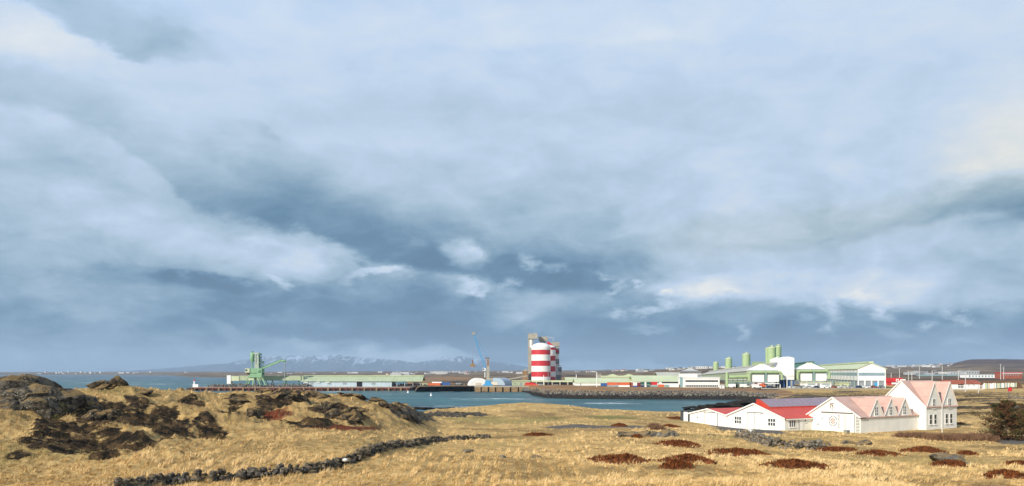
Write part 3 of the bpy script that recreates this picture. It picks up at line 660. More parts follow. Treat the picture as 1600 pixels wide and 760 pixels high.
def gable_hall(root, L, Wd, eave, ridge, roof_m, wall_m, ry=None, over=.25, th=.12, below=1.6):
    """hall along x: gables at x=0 and x=L, y from 0 to Wd"""
    ry = Wd/2 if ry is None else ry
    MB().prism([(0, -below), (Wd, -below), (Wd, eave), (ry, ridge), (0, eave)], 0, L, 'x').build('wall', wall_m, root)
    for y0, y1 in ((0, ry), (Wd, ry)):
        s = 1 if y1 > y0 else -1; k = (ridge-eave)/abs(y1-y0)
        ya = y0-s*over; za = eave-k*over
        MB().prism([(ya, za+.01), (y1, ridge+.01), (y1, ridge+th), (ya, za+th)], -over, L+over, 'x').build('roof', roof_m, root)
        MB().prism([(ya, za-.12), (y1, ridge-.12), (y1, ridge+th+.03), (ya, za+th+.03)], -over-.06, -over-.003, 'x').build('barge_board', TRIM, root)
def window(root, face, c, w, z0, z1, cols=2, rows=2, bar=.09, fr=.13, frame_m=None, sill=True, proud=.06, reveal=None):
    """face 'y': wall y=c2 facing -y; face 'x': wall x facing -x. c = (centre along wall, wall plane)"""
    u, p = c; fm = frame_m or TRIM
    def bx(b, u0, u1, a, q, za, zb):
        if face == 'y': b.box(u0, u1, p-q, p-a, za, zb)
        else: b.box(p-q, p-a, u0, u1, za, zb)
    g = MB(); bx(g, u-w/2, u+w/2, .003, .02, z0, z1); pane = g.build('window', GLASS, root)
    f = MB(); f_ = lambda *a: bx(f, *a)
    f_(u-w/2-fr, u-w/2, .003, proud, z0-fr, z1+fr); f_(u+w/2, u+w/2+fr, .003, proud, z0-fr, z1+fr)
    f_(u-w/2+.002, u+w/2-.002, .003, proud, z1, z1+fr); f_(u-w/2+.002, u+w/2-.002, .003, proud, z0-fr, z0)
    for i in range(1, cols): x = u-w/2+w*i/cols; f_(x-bar/2, x+bar/2, .021, proud-.006, z0+.001, z1-.001)
    for i in range(1, rows): z = z0+(z1-z0)*i/rows; f_(u-w/2+.001, u+w/2-.001, .021, proud-.012, z-bar/2, z+bar/2)
    f.build('frame', fm, pane)
    if sill:
        s = MB(); bx(s, u-w/2-.14, u+w/2+.14, .003, .15, z0-fr-.08, z0-fr-.003); s.build('sill', TRIM, pane)
    if reveal:
        s = MB(); bx(s, u-w/2+.001, u-w/2+.16, .0205, .03, z0+.01, z1-.01); s.build('shutter', reveal, pane)
    return pane
def gablet(root, x0, x1, eave, apex, depth, roof_m, wall_m, sgn=0):
    xm = (x0+x1)/2
    g = MB().prism([(x0, eave-.6), (x1, eave-.6), (x1, eave), (xm, apex), (x0, eave)], -.04, .5, 'y').build('gablet', wall_m, root)
    for a, b in ((x0, xm), (x1, xm)):
        MB().prism([(a, eave+.0), (b, apex), (b, apex+.12), (a, eave+.15)], -.16, depth, 'y').build('gablet_roof', roof_m, g)
        MB().prism([(a, eave-.10), (b, apex-.12), (b, apex+.15), (a, eave+.18)], -.22, -.163, 'y').build('barge_board', TRIM, g)
    return g

# the long wing
wing = empty('farm_wing', (64.1, 153.0, 2.6), A31, 'long low white wing with pink roof, three gablets and a round emblem', 'house', 'white farm houses with pink roofs')
gable_hall(wing, 17.55, 12, 3.1, 6.62, PINK, LW)
for xm in (4.55, 8.85, 13.1):
    g = gablet(wing, xm-2.12, xm+2.12, 3.12, 6.45, 5.9, PINK, LW)
    window(wing, 'y', (xm, -.04), .86, 3.35, 4.85, 2, 3, frame_m=TRIM, reveal=OLDW)
MB().box(-.10, -.003, 1.25, 5.05, .02, 3.62).build('sliding_door', LW, wing)
MB().box(-.16, -.104, 3.20, 3.26, .05, 3.6).box(-.16, -.104, 1.2, 1.25, .05, 3.6).build('door_edge', GREYD, wing)
MB().box(-.22, -.03, 1.0, 8.6, 3.72, 3.86).build('door_track', GREYD, wing)
hk = MB(); hk.bar((-.02, 5.9, 5.5), (-.9, 5.9, 5.5), .12).bar((-.02, 5.9, 4.9), (-.85, 5.9, 5.45), .08).bar((-.8, 5.9, 5.45), (-.8, 5.9, 4.5), .10); hk.build('hoist_bracket', RUST, wing)
lv = MB()
for i in range(11): lv.box(-.07, -.003, .18, 1.0, .35+i*.27, .44+i*.27)
lv.build('louvre_panel', GREYD, wing)
MB().box(-.4, 1.4, -.32, -.08, 2.92, 3.05).build('gutter', GREYD, wing)
MB().box(-.05, -.003, 9.25, 9.55, 1.25, 1.5).build('air_vent', GREYD, wing)
MB().box(-.05, -.003, 8.2, 8.4, 2.45, 2.62).build('air_vent', GREYD, wing)
def ring(b, cy, cz, r0, r1, a0, a1, x=-.02, n=20):
    vs = []
    for i in range(n+1):
        t = R(a0+(a1-a0)*i/n)
        for r in (r0, r1):
            for xx in (x, x+.012): vs.append((xx, cy-r*math.cos(t), cz+r*math.sin(t)))
    fs = []
    for i in range(n):
        k = i*4; fs += [(k, k+2, k+6, k+4), (k+1, k+5, k+7, k+3), (k, k+4, k+5, k+1), (k+2, k+3, k+7, k+6)]
    b.raw(vs, fs); return b
em = MB(); cy, cz = 6.0, 2.15
for q in range(4): ring(em, cy, cz, .82, .95, q*90+8, q*90+82)
for q in range(4): ring(em, cy, cz, .44, .54, q*90+14, q*90+76)
for q in (45, 135, 225, 315):
    t = R(q); em.bar((-.015, cy-.30*math.cos(t), cz+.30*math.sin(t)), (-.015, cy-.44*math.cos(t), cz+.44*math.sin(t)), .012, .09)
eo = em.build('emblem', NAVY, wing)
em = MB(); ring(em, cy, cz, .13, .22, 0, 360, n=28)
em.box(-.022, -.010, cy-.95, cy-.24, cz-.045, cz+.045); em.box(-.022, -.010, cy+.24, cy+.95, cz-.045, cz+.045)
em.box(-.022, -.010, cy-.04, cy+.04, cz+.24, cz+.80); em.box(-.022, -.010, cy-.04, cy+.04, cz-.80, cz-.24)
em.build('emblem_cross', BRED, eo)
fc = bpy.data.curves.new('lettering', 'FONT'); fc.body = 'STRAUMUR'; fc.size = .50; fc.extrude = .01; fc.space_character = 1.0; fc.align_x = 'CENTER'
fc.materials.append(NAVY); fo = bpy.data.objects.new('lettering', fc); COL.objects.link(fo); fo.parent = wing
_me = bpy.data.meshes.new_from_object(fo); bpy.data.objects.remove(fo); _me.materials.clear(); _me.materials.append(NAVY)
fo = bpy.data.objects.new('lettering', _me); COL.objects.link(fo); fo.parent = wing
fo.matrix_local = Matrix(((0, 0, -1, -.125), (0, 1, 0, 4.42), (1, 0, 0, 2.12), (0, 0, 0, 1)))

# the tall house
main = empty('gabled_house', (80.0, 160.7, 2.8), A31, 'tall white two storey house with steep pink roof and twin pointed front gables', 'house', 'white farm houses with pink roofs')
gable_hall(main, 10.15, 10.5, 4.6, 9.45, PINK, LW)
for x0, x1 in ((0.0, 4.95), (5.0, 10.15)):
    gablet(main, x0+.02, x1-.02, 4.62, 9.25, 5.2, PINK, LW)
for xm in (2.45, 7.6):
    window(main, 'y', (xm, -.04), .95, 4.3, 5.95, 2, 2, reveal=pbr('pale_curtain', (.45, .42, .36), .9))
for xm in (1.45, 2.95, 6.7, 8.2):
    window(main, 'y', (xm, 0), .85, 1.15, 2.95, 1, 2, reveal=MATS['pale_curtain'])
MB().tube((4.97, -.14, -.2), (4.97, -.14, 4.6), .06).build('downpipe', TRIM, main)
MB().prism([(4.0, 9.3), (4.6, 9.3), (4.6, 10.0), (4.0, 10.0)], 5.0, 5.5, 'y').build('vent_cap', PINK, main) if False else None

# the barn
barn = empty('red_roofed_barn', (51.9, 158.3, 2.8), A31, 'wide white barn with bright red roof, mauve skylight strip and tall sliding door', 'barn', 'white farm buildings with red roofs')
gable_hall(barn, 22, 14.8, 2.4, 5.0, REDR, LW, ry=7.6)
sk = MB(); sk.prism([(7.62, 5.10), (4.75, 4.12), (4.75, 4.30), (7.5, 5.85), (7.9, 5.85), (8.0, 5.05)], .9, 21.9, 'x'); rk_ = sk.build('roof_lantern', REDR, barn)
n = 13
for i in range(n):
    a = 1.5+i*20.3/n; b2 = a+20.3/n-.16
    MB().prism([(4.85, 4.37), (7.42, 5.82), (7.42, 5.88), (4.85, 4.43)], a, b2, 'x').build('skylight_sheet', SKYL, rk_)
for yc in (11.9, 3.16): window(barn, 'x', (yc, 0), 1.7, .85, 2.2, 3, 2, bar=.14, fr=.13)
MB().box(-.10, -.003, 6.0, 9.25, .02, 3.15).build('sliding_door', LW, barn)
MB().box(-.13, -.104, 7.4, 7.46, .05, 3.1).box(-.12, -.02, 9.262, 9.31, .05, 3.1).build('door_edge', GREYD, barn)
MB().box(-.18, -.02, 5.2, 9.4, 3.2, 3.3).build('door_track', GREYD, barn)
window(barn, 'y', (2.1, 0), 1.7, .75, 2.0, 3, 1, bar=.14, fr=.12, reveal=OLDW)
MB().box(4.0, 5.1, -.08, -.003, .0, 2.1).build('side_door', TRIM, barn)
MB().box(3.92, 3.985, -.09, -.003, .0, 2.1).build('door_edge', GREYD, barn)
window(barn, 'y', (5.75, 0), .4, 1.65, 2.0, 1, 1)
MB().box(.1, 7.5, -.38, -.26, 2.10, 2.30).build('gutter', TRIM, barn)

# the small shed
shed = empty('low_white_shed', (44.25, 171.1, 2.8), A31, 'low white shed with red roof and broad plank door, leftmost of the farm buildings', 'shed', 'white farm buildings with red roofs')
gable_hall(shed, 10, 11, 2.3, 3.45, REDR, LW)
MB().box(-.10, -.003, 2.75, 6.4, .02, 2.7).build('plank_door', LW, shed)
MB().box(-.13, -.003, 2.69, 2.74, .02, 2.7).box(-.13, -.003, 6.41, 6.46, .02, 2.7).build('door_edge', GREYD, shed)
MB().box(-.16, -.02, 2.5, 6.7, 2.75, 2.84).build('door_track', GREYD, shed)
MB().box(-.05, -.003, 8.55, 8.85, 1.4, 1.65).build('air_vent', GREYD, shed)
MB().box(-.05, -.003, .35, 1.5, .05, 1.2).build('hatch', TRIM, shed)
hut = empty('concrete_outhouse', (44.25, 171.1, 2.8), A31, 'small dark concrete outhouse with a white door beside the low shed', 'outhouse')
MB().box(.4, 3.2, 11.15, 14.4, -1.5, 2.65).build('wall', CONC, hut)
MB().box(.33, .397, 12.0, 13.3, .02, 2.5).build('door', TRIM, hut)
MB().box(.25, 3.35, 11.05, 14.5, 2.653, 2.78).build('roof', CONC, hut)

# pole, step block
p = hit(1472, 678); fp = empty('white_pole', (X(1472, 151.5), 151.5, 2.8), 0, 'thin white pole standing on the grass before the tall house', 'pole')
MB().tube((0, 0, -.6), (0, 0, 5.0), .075, .05).build('shaft', TRIM, fp); MB().tube((0, 0, 5.0), (0, 0, 5.12), .09, .02).build('cap', TRIM, fp)
gb = MB(); gb.box(-.45, .45, -.35, .35, -.2, .75); gb.box(-.5, .5, -.4, .4, .75, .82)
go = gb.build('meter_box', pbr('grey_box_paint', (.24, .25, .22), .8)); go.location = (X(1323, 153.6), 153.6, 2.5); go.rotation_euler.z = A31; tag(go, 'small grey box on the ground at the emblem gable', 'box')

# ------------------------------------------------------------------ stones
def rock_mat(name, a, b_, li, moss=None):
    m = bpy.data.materials.new(name); m.use_nodes = True; t = NT(m.node_tree); b = t.n['Principled BSDF']
    gn = t.n.new('ShaderNodeNewGeometry'); g = gn.outputs['Position']
    c = t.mix(t.rng(t.noise(g, 2.2, 6, .7), .36, .64), a, b_)
    c = t.mix(t.rng(t.noise(g, 6, 4, .65), .58, .66), c, li)
    if moss:
        nz = t.sep(gn.outputs['Normal'])[2]
        c = t.mix(t.mul(t.rng(nz, .35, .8), t.rng(t.noise(g, 1.1, 4, .6), .42, .55)), c, moss)
    t.put(b.inputs['Base Color'], c); b.inputs['Roughness'].default_value = .95; b.inputs['Specular IOR Level'].default_value = .15
    bn = t.n.new('ShaderNodeBump'); bn.inputs['Strength'].default_value = .9; bn.inputs['Distance'].default_value = .12
    t.put(bn.inputs['Height'], t.noise(g, 7, 6, .7)); t.l.new(bn.outputs[0], b.inputs['Normal']); return m
LAVA = rock_mat('lava_rock', (.014, .011, .008), (.110, .085, .058), (.25, .225, .16), (.22, .14, .055))
GREYL = rock_mat('grey_lichened_rock', (.05, .043, .033), (.23, .20, .155), (.42, .40, .33), (.24, .16, .07))
BLACK = rock_mat('black_shore_rock', (.006, .005, .005), (.035, .027, .020), (.06, .05, .035))
def ico(sub):
    b = bmesh.new(); bmesh.ops.create_icosphere(b, subdivisions=sub, radius=1); v = np.array([q.co[:] for q in b.verts]); f = np.array([[q.index for q in p_.verts] for p_ in b.faces]); b.free(); return v, f
IC = {k: ico(k) for k in (1, 2, 3, 4, 5)}
def n3(V, f, seed, octv=4, ridge=False):
    out = np.zeros(len(V)); a = 1; tot = 0
    for o_ in range(octv):
        q = V*f*(2.07**o_)+seed*3.7+o_*11
        w = (vnoise(q[:, 0]+q[:, 2]*.6, q[:, 1]+q[:, 2]*.8, seed)+vnoise(q[:, 1]-q[:, 0]*.5, q[:, 2]+5, seed+3))/2
        out += a*((1-abs(w-.5)*4) if ridge else (w-.5)*2); tot += a; a *= .55
    return out/tot
def facet(V, rn, k=11, lo=.62, hi=1.0):
    """angular stone: unit directions cut by k random planes"""
    N = rn.normal(0, 1, (k, 3)); N /= np.linalg.norm(N, axis=1)[:, None]; off = rn.uniform(lo, hi, k)
    D = V@N.T; rr_ = np.where(D > .05, off[None]/np.maximum(D, .05), 9).min(1)
    return np.minimum(rr_, 1.25)
def outcrop(px, py, w, h, d, seed, mat, label, sub=5, craggy=.5, tilt=0.0, name='rock_outcrop', group=None, sink=.35, at=None, n=None):
    """crag of real size w x d x h m, a huddle of broken blocks, whose foot shows at photo px,py"""
    p = at or hit(px, py); rn = np.random.default_rng(seed*13+5); n = n or (1 if w < 1.9 else int(5+w*1.6)); V0, f0 = IC[max(3, sub-1) if w > 4 else 3]
    Vs, Fs = [], []; c = 0
    for i in range(n):
        big = i < max(1, n//3); t = rn.uniform(0, 6.28); q = math.sqrt(rn.random())*(.45 if big else .95)*(n > 1); cx, cy = q*math.cos(t)*w*.42, q*math.sin(t)*d*.42
        sw = w*(.34 if big else .17)*rn.uniform(.8, 1.25) if n > 1 else w/2; sh = h*(.62 if big else .36)*rn.uniform(.75, 1.15)*(1-.45*q) if n > 1 else h*.8; sd = d*(.34 if big else .18)*rn.uniform(.8, 1.2) if n > 1 else d/2
        rad = facet(V0, rn, 12)*(1+craggy*.22*n3(V0, 2.2, seed+i, 5, True)+.10*n3(V0, 6.0, seed+i+3, 3))
        a = rn.uniform(0, 3.14); V = V0*rad[:, None]*np.array([sw, sd, sh]); ti = rn.normal(0, .12)+tilt
        V[:, 2] += V[:, 0]*ti; ca, sa = math.cos(a*.35), math.sin(a*.35); V = np.stack([V[:, 0]*ca-V[:, 1]*sa, V[:, 0]*sa+V[:, 1]*ca, V[:, 2]], -1)
        zb = float(ground_z(p.x+cx, p.y+d*.25+cy))-p.z if at is None else 0
        Vs.append(V+np.array([cx, cy, zb*.8+tilt*cx*.6+sh*(.12 if big else .25)*(1-q)])); Fs.append(f0+c); c += len(V0)
    o = mesh_np(name, np.concatenate(Vs), np.concatenate(Fs), mat, smooth=False, loc=(p.x, p.y+d*.25, p.z))
    return tag(o, label, 'rock', group)
CRAG = rock_mat('lichened_crag', (.022, .019, .015), (.155, .135, .105), (.34, .32, .26), (.20, .135, .06))
outcrop(22, 640, 8.6, 3.1, 6, 1, CRAG, 'great dark lava crag at the left edge of the hill', craggy=.7, n=34)
outcrop(66, 634, 3.6, 1.8, 3.4, 2, CRAG, 'smaller steep crag leaning on the right of the great left crag', craggy=.45, tilt=-.25)
outcrop(84, 655, 2.0, 1.6, 2, 3, rock_mat('mossy_rock', (.02, .018, .010), (.07, .06, .03), (.12, .10, .03), (.16, .14, .025)), 'moss topped dark boulder at the foot of the left crag', sub=4)
CR_ = [(160, 606, 4.0, 1.0, 2.5, .2, 'low rocky crest left of the notch on the hill skyline'), (182, 604, 2.2, 1.3, 2, .0, 'pointed rock on the hill skyline against the sea'),
       (262, 606, 2.4, .7, 2, 0, 'flat dark rock on the skyline below the pier end'), (135, 640, 2.6, 1.3, 2, -.1, 'grey flat topped rock amid the dark hollow'), (152, 655, 3.0, 1.4, 2.4, .1, 'broken grey rock in the middle of the dark hollow'),
       (368, 631, 3.2, 1.0, 2.4, 0, 'dark rock with a straw cap above the bright meadow, left of the crags'), (395, 648, 2.4, 1.2, 2, 0, 'black boulder halfway down the slope under the crane'),
       (440, 622, 5.0, 1.5, 3, .22, 'slanted crag on the skyline right of the green crane'), (462, 628, 4.0, 1.6, 3, -.1, 'dark broken crag left of the middle of the skyline'), (494, 621, 4.2, 1.3, 3, .0, 'square dark crag in the row on the skyline'),
       (512, 640, 2.6, 1.9, 2.2, .0, 'upright black rock pillar below the skyline crags'), (530, 612, 5.0, 1.5, 3, -.25, 'tilted slab crag with tan top, highest of the middle skyline'), (552, 620, 5.0, .9, 3, -.2, 'long flat slab trailing right from the tilted crag'),
       (524, 655, 3.4, 1.5, 2.4, 0, 'dark rock face above the red heather streak'), (548, 656, 2.4, 1.7, 2.2, 0, 'black cleft rock at the right of the dark rock face'), (560, 640, 2.6, 1.0, 2, 0, 'small dark rock under the long flat slab'),
       (590, 628, 3.6, 1.0, 2.4, -.2, 'low broken rock where the skyline drops to the bay'), (612, 640, 3.6, 1.0, 2.4, -.3, 'dark rock low on the right shoulder of the hill'), (632, 655, 2.6, .9, 2, -.2, 'small dark rock at the right foot of the hill'),
       (222, 615, 2.2, .6, 2, 0, 'small grey rock just under the skyline right of the pointed rock'), (410, 614, 3.0, .8, 2, 0, 'low rock on the skyline in front of the crane foot')]
for i, (px, py, w, h, d, tl, lb) in enumerate(CR_): outcrop(px, py, w*.86, h*.80, d*.8, 10+i, LAVA, lb, sub=4, tilt=tl, craggy=.7, group='lava crags of the left hill')
GR_ = [(1000, 682, 5.5, .9, 3, 'low lichened rock left of the split grey boulder'), (1022, 681, 3.6, 1.2, 2.4, 'split grey boulder among the middle rocks'), (1042, 682, 3.4, 1.7, 2.2, 'tallest grey boulder of the middle rocks'), (980, 681, 3, .6, 2, 'flat pale rock at the left of the middle rocks'),
       (1112, 681, 2.4, .6, 2, 'small pale rock in the grass left of the rubble ridge'), (1352, 696, 3.2, .8, 1.6, 'grassy grey slab slanting right, below the emblem gable'), (1322, 694, 2.8, .7, 1.6, 'small grass topped slab left of the slanting slab'), (1290, 697, 2.4, .7, 1.6, 'low grey rock at the right end of the rubble ridge'),
       (1488, 722, 4.6, .75, 3, 'large grey lichened outcrop before the tree'), (1512, 728, 3.4, .6, 2.4, 'flat grey rock right of the large lichened outcrop'), (1470, 716, 2.0, .6, 1.6, 'small rock at the left edge of the lichened outcrop'),
       (838, 716, 1.0, .3, 1, 'low pale stone in the middle of the straw meadow'), (786, 716, .8, .3, .8, 'small bleached stone left in the straw meadow'), (730, 708, 1.4, .4, 1, 'half buried stone beside the end of the stone wall')]
for i, (px, py, w, h, d, lb) in enumerate(GR_): outcrop(px, py, w*.85, h*.8, d, 50+i, GREYL, lb, sub=4, craggy=.65, group='grey rocks in the meadow')
SR_ = [(1105, 636, 9, 2.0, 5, 'black rock hump standing in the surf beside the red shed roof'), (1150, 634, 15, 2.5, 9, 'long black shore rock behind the shed roof'), (1175, 630, 13, 2.9, 8, 'high black shore rock left of the barn roof'), (1085, 641, 8, 1.6, 5, 'black rock just behind the concrete outhouse'), (1078, 636, 5, .9, 3, 'small black skerry left of the surf hump'),
       (655, 637, 9, .9, 4, 'flat dark shore rock right of the hill foot'), (700, 638, 6, .8, 3, 'dark shore rock where the meadow meets the bay')]
for i, (px, py, w, h, d, lb) in enumerate(SR_):
    Y_ = 245 if px > 1000 else 235
    outcrop(px, py, w*.85, h*.62, d, 80+i, BLACK, lb, sub=4, craggy=.7, group='black rocks on the shore', at=Vector((X(px, Y_), Y_, max(Z(py, Y_)-.3, -.3))))
# white boulder with red paint by the barn track, pale boulder far right
o = outcrop(1163, 680, 1.7, 1.0, 1.2, 95, pbr('chalky_rock', (.55, .52, .50), .9, var=.3, spot=((.50, .04, .04), 1.2, .55)), 'red and white painted stone at the head of the rubble ridge', sub=3, craggy=.25)
o = outcrop(1173, 682, 1.3, .9, 1.2, 96, pbr('pale_rock', (.50, .49, .47), .9, var=.3), 'rounded pale grey boulder beside the painted stone', sub=3, craggy=.25)
outcrop(1596, 620, 7, 2.6, 5, 97, GREYL, 'pale topped boulder in the field at the right edge', sub=3, craggy=.3, at=Vector((X(1594, 330), 330, 3.2)))

def stone_row(name, path, rows, size, mat, label, seed, spread=.3, cat='stone wall', step=.42, white=None):
    rn = np.random.default_rng(seed); pts = [hit(a, b) for a, b in path]
    V, F_ = [], []; base, f = IC[2]; nb = 0; d_acc = 0
    for a, b in zip(pts[:-1], pts[1:]):
        L = math.hypot(b.x-a.x, b.y-a.y); n_ = max(2, int(L/(size*step*1.7)))
        nx, ny = -(b.y-a.y)/L, (b.x-a.x)/L
        for i in range(n_):
            for r_ in range(rows):
                for s_ in ((-1, 1) if r_ < rows-1 else (0,)):
                    if r_ == rows-1 and rn.random() < .25: continue
                    t_ = (i+rn.uniform(-.35, .35))/n_; off = s_*spread*(1-r_*.25)+rn.normal()*.11
                    x = a.x+(b.x-a.x)*t_+nx*off; y = a.y+(b.y-a.y)*t_+ny*off
                    sc = size*rn.uniform(.5, 1.35)*(1-.08*r_)*.5*np.array([rn.uniform(.9, 1.4), rn.uniform(.8, 1.2), rn.uniform(.7, 1.05)])
                    q = base*(facet(base, rn, 9, .6, 1.0)*(1+.12*n3(base, 2.5, int(rn.integers(1, 50)), 3)))[:, None]*sc
                    an = rn.uniform(0, 6.28); c_, s2 = math.cos(an), math.sin(an); q = np.stack([q[:, 0]*c_-q[:, 1]*s2, q[:, 0]*s2+q[:, 1]*c_, q[:, 2]], -1)
                    z = float(ground_z(x, y))+size*(.0+r_*.60)
                    V.append(q+np.array([x, y, z])); F_.append(f+nb); nb += len(base)
    return tag(mesh_np(name, np.concatenate(V), np.concatenate(F_), mat), label, cat)
WALLM = rock_mat('wall_lava', (.030, .026, .022), (.150, .128, .100), (.36, .34, .29), (.20, .14, .065))
WP = [(188, 772), (205, 765), (250, 760), (300, 756), (340, 754), (380, 750), (430, 744), (480, 739), (520, 731), (550, 722), (575, 711), (610, 700), (650, 695), (700, 690), (735, 687), (766, 685)]
stone_row('stone_wall', WP, 3, .41, WALLM, 'dark dry stone wall of lava winding across the meadow to the bottom edge', 4, .24, step=.46)
w_ = hit(542, 730); wv, wf = IC[2]; tag(mesh_np('white_stone', wv*(1+.2*n3(wv, 1, 5, 3))[:, None]*np.array([.20, .15, .13]), wf, pbr('quartz_stone', (.62, .60, .55), .8), smooth=True, loc=(w_.x, w_.y-.55, float(ground_z(w_.x, w_.y-.55))+.55)), 'single white stone set in the dark stone wall', 'stone')
stone_row('rubble_ridge', [(1158, 683), (1170, 685), (1182, 690), (1195, 693), (1208, 697), (1222, 700), (1240, 701), (1255, 701), (1285, 701)], 3, .62, GREYL, 'collapsed grey rubble wall running down from the barn track', 9, .7, 'rubble wall', step=.5)
stone_row('rubble_ridge', [(1262, 697), (1272, 694), (1284, 698)], 2, .5, GREYL, 'short grey pile of stones right of the collapsed rubble wall', 19, .6, 'stones', step=.5)

# ------------------------------------------------------------------ heather mounds
HM = bpy.data.materials.new('red_heather'); HM.use_nodes = True; _n = NT(HM.node_tree); _b = _n.n['Principled BSDF']
_g = _n.n.new('ShaderNodeNewGeometry').outputs['Position']
_c = _n.mix(_n.rng(_n.noise(_g, 3.0, 5, .7), .38, .62), (.050, .018, .008), (.215, .068, .020)); _c = _n.mix(_n.rng(_n.noise(_g, 1.1, 4, .6), .6, .7), _c, (.11, .055, .022))
_n.put(_b.inputs['Base Color'], _c); _b.inputs['Roughness'].default_value = .95; _b.inputs['Specular IOR Level'].default_value = .1
HL = [(968, 724, 52, 8, 'long low rust red heather mound, leftmost of the foreground mounds'), (1076, 722, 46, 6, 'rust red heather mound just right of the leftmost foreground one'), (1058, 731, 30, 5, 'small heather mound in front, below its neighbours'),
      (1060, 698, 38, 7, 'heather mound on the rise behind the foreground mounds'), (1158, 714, 54, 8, 'broad heather mound below the rubble ridge'), (1245, 731, 56, 7, 'wide front heather mound sloping down to the left'), (968, 669, 13, 8, 'upright tuft of red heather beside the middle rocks'),
      (1048, 669, 16, 5, 'red heather cushion behind the tallest grey boulder'), (1306, 707, 30, 5, 'narrow heather strip below the small grass topped slab'), (1374, 712, 34, 6, 'dark heather mound below the slanting slab'), (1445, 710, 34, 8, 'rounded heather mound left of the lichened outcrop'),
      (1482, 732, 30, 7, 'heather cushion in front of the lichened outcrop'), (1570, 748, 34, 7, 'heather mound in the bottom right corner'), (996, 686, 8, 4, 'tiny heather tuft in front of the middle rocks'), (1510, 712, 15, 3, 'small heather tuft behind the flat grey rock'), (1590, 728, 20, 4, 'thin heather patch at the right edge'), (1066, 657, 24, 5, 'rust red patch of heather left of the outhouse'), (840, 682, 22, 3, 'flat heather streak in the middle of the meadow')]
def mound(px, py, rx, ry, seed, label):
    p = hit(px, py-ry*.4); rn = np.random.default_rng(seed); m = p.y/F; wx = rx*m; hy = EYE-p.z; wy = min(ry*.75*p.y*p.y/(F*hy), wx*1.3, 7.0); hh = .12+.24*min(1, ry/8)
    n = 46; a = np.linspace(-1.15, 1.15, n); A, B = np.meshgrid(a, a); r2 = A*A+B*B
    wx_ = p.x+A*wx; wy_ = p.y+B*wy; ed = fbm(wx_, wy_, 1.8, 4, .65, seed)*.75
    z = ground_z(wx_, wy_)-.06+np.maximum(1-(r2+ed), -.3)*hh+fbm(wx_, wy_, .6, 3, .6, seed+1)*.12
    # sprigs
    k = int(500+wx*wy*80); k = min(k, 5200); th = rn.uniform(0, 6.28, k); rr_ = np.abs(rn.normal(0, .62, k)); rr_ = np.where(rr_ > 1.5, .5, rr_); sx = p.x+rr_*np.cos(th)*wx; sy = p.y+rr_*np.sin(th)*wy
    ok_ = rr_**2+fbm(sx, sy, 1.8, 4, .65, seed)*.75 < 1.25; sx, sy, rr_ = sx[ok_], sy[ok_], rr_[ok_]; k = len(sx)
    sz = ground_z(sx, sy)-.02+np.maximum(1-rr_**2-fbm(sx, sy, 1.8, 4, .65, seed)*.75, -.05)*hh
    aa = rn.uniform(0, 3.14, k); hw = .05+m*.4; dx, dy = np.cos(aa)*hw, np.sin(aa)*hw; ht = rn.uniform(.08, .24, k); lean = rn.normal(0, .07, (2, k))
    sv = np.stack([np.stack([sx-dx, sy-dy, sz-.03], -1), np.stack([sx+dx, sy+dy, sz-.03], -1), np.stack([sx+lean[0], sy+lean[1], sz+ht], -1)], 1).reshape(-1, 3)
    i = np.arange(n*n).reshape(n, n); q = np.stack([i[:-1, :-1], i[:-1, 1:], i[1:, 1:], i[1:, :-1]], -1).reshape(-1, 4)
    keep = ((r2+ed).ravel()[q].min(1) < 1.25); q = q[keep]; tr = np.concatenate([q[:, [0, 1, 2]], q[:, [0, 2, 3]]])
    tag(mesh_np('heather_mound', np.concatenate([np.stack([wx_, wy_, z], -1).reshape(-1, 3), sv]), np.concatenate([tr, np.arange(3*k).reshape(-1, 3)+n*n]), HM), label, 'heather', 'rust red heather mounds')
for i, (px, py, rx, ry, lb) in enumerate(HL): mound(px, py, rx, ry, 100+i, lb)

# ------------------------------------------------------------------ shrubs and trees
TWIG = pbr('bare_twigs', (.20, .11, .06), .9, var=.35, scale=2); BARK = pbr('spruce_bark', (.09, .055, .035), .9, var=.3, scale=4)
def needles_mat():
    m = bpy.data.materials.new('spruce_needles'); m.use_nodes = True; t = NT(m.node_tree); b = t.n['Principled BSDF']
    g = t.n.new('ShaderNodeNewGeometry').outputs['Position']; A = t.n.new('ShaderNodeAttribute'); A.attribute_name = 'tone'
    c = t.mix(A.outputs['Fac'], (.024, .026, .010), (.085, .080, .024)); c = t.mix(t.rng(t.noise(g, .9, 4, .6), .40, .55), c, (.110, .055, .024))
    t.put(b.inputs['Base Color'], c); b.inputs['Roughness'].default_value = .8; b.inputs['Specular IOR Level'].default_value = .1; return m
NEED = needles_mat()
def shrub(px, py, w, h, seed, label, group, name='bare_shrub'):
    p = hit(px, py); rn = np.random.default_rng(seed); k = 900; st = rn.normal(0, .22, (k, 2))*np.array([w, w*.6]); d = np.stack([rn.normal(0, .45, k)*w*.35, rn.normal(0, .3, k)*w*.25, rn.uniform(.4, 1.0, k)*h], -1)
    d[:, 2] *= np.clip(1.1-abs(st[:, 0])/w*1.3, .3, 1)
    a = rn.uniform(0, 3.14, k); hw = rn.uniform(.02, .05, k); o_ = np.stack([np.cos(a)*hw, np.sin(a)*hw, a*0], -1); b0 = np.stack([st[:, 0], st[:, 1], st[:, 0]*0-.1], -1)
    V = np.stack([b0-o_, b0+o_, b0+d], 1).reshape(-1, 3)
    m_ = b0+d*.55; e = rn.normal(0, .16, (k, 3))+np.array([0, 0, .14]); V2 = np.stack([m_-o_*.8, m_+o_*.8, m_+e*h], 1).reshape(-1, 3)
    return tag(mesh_np(name, np.concatenate([V, V2]), np.arange(6*k).reshape(-1, 3), TWIG, loc=(p.x, p.y, p.z)), label, 'shrub', group)
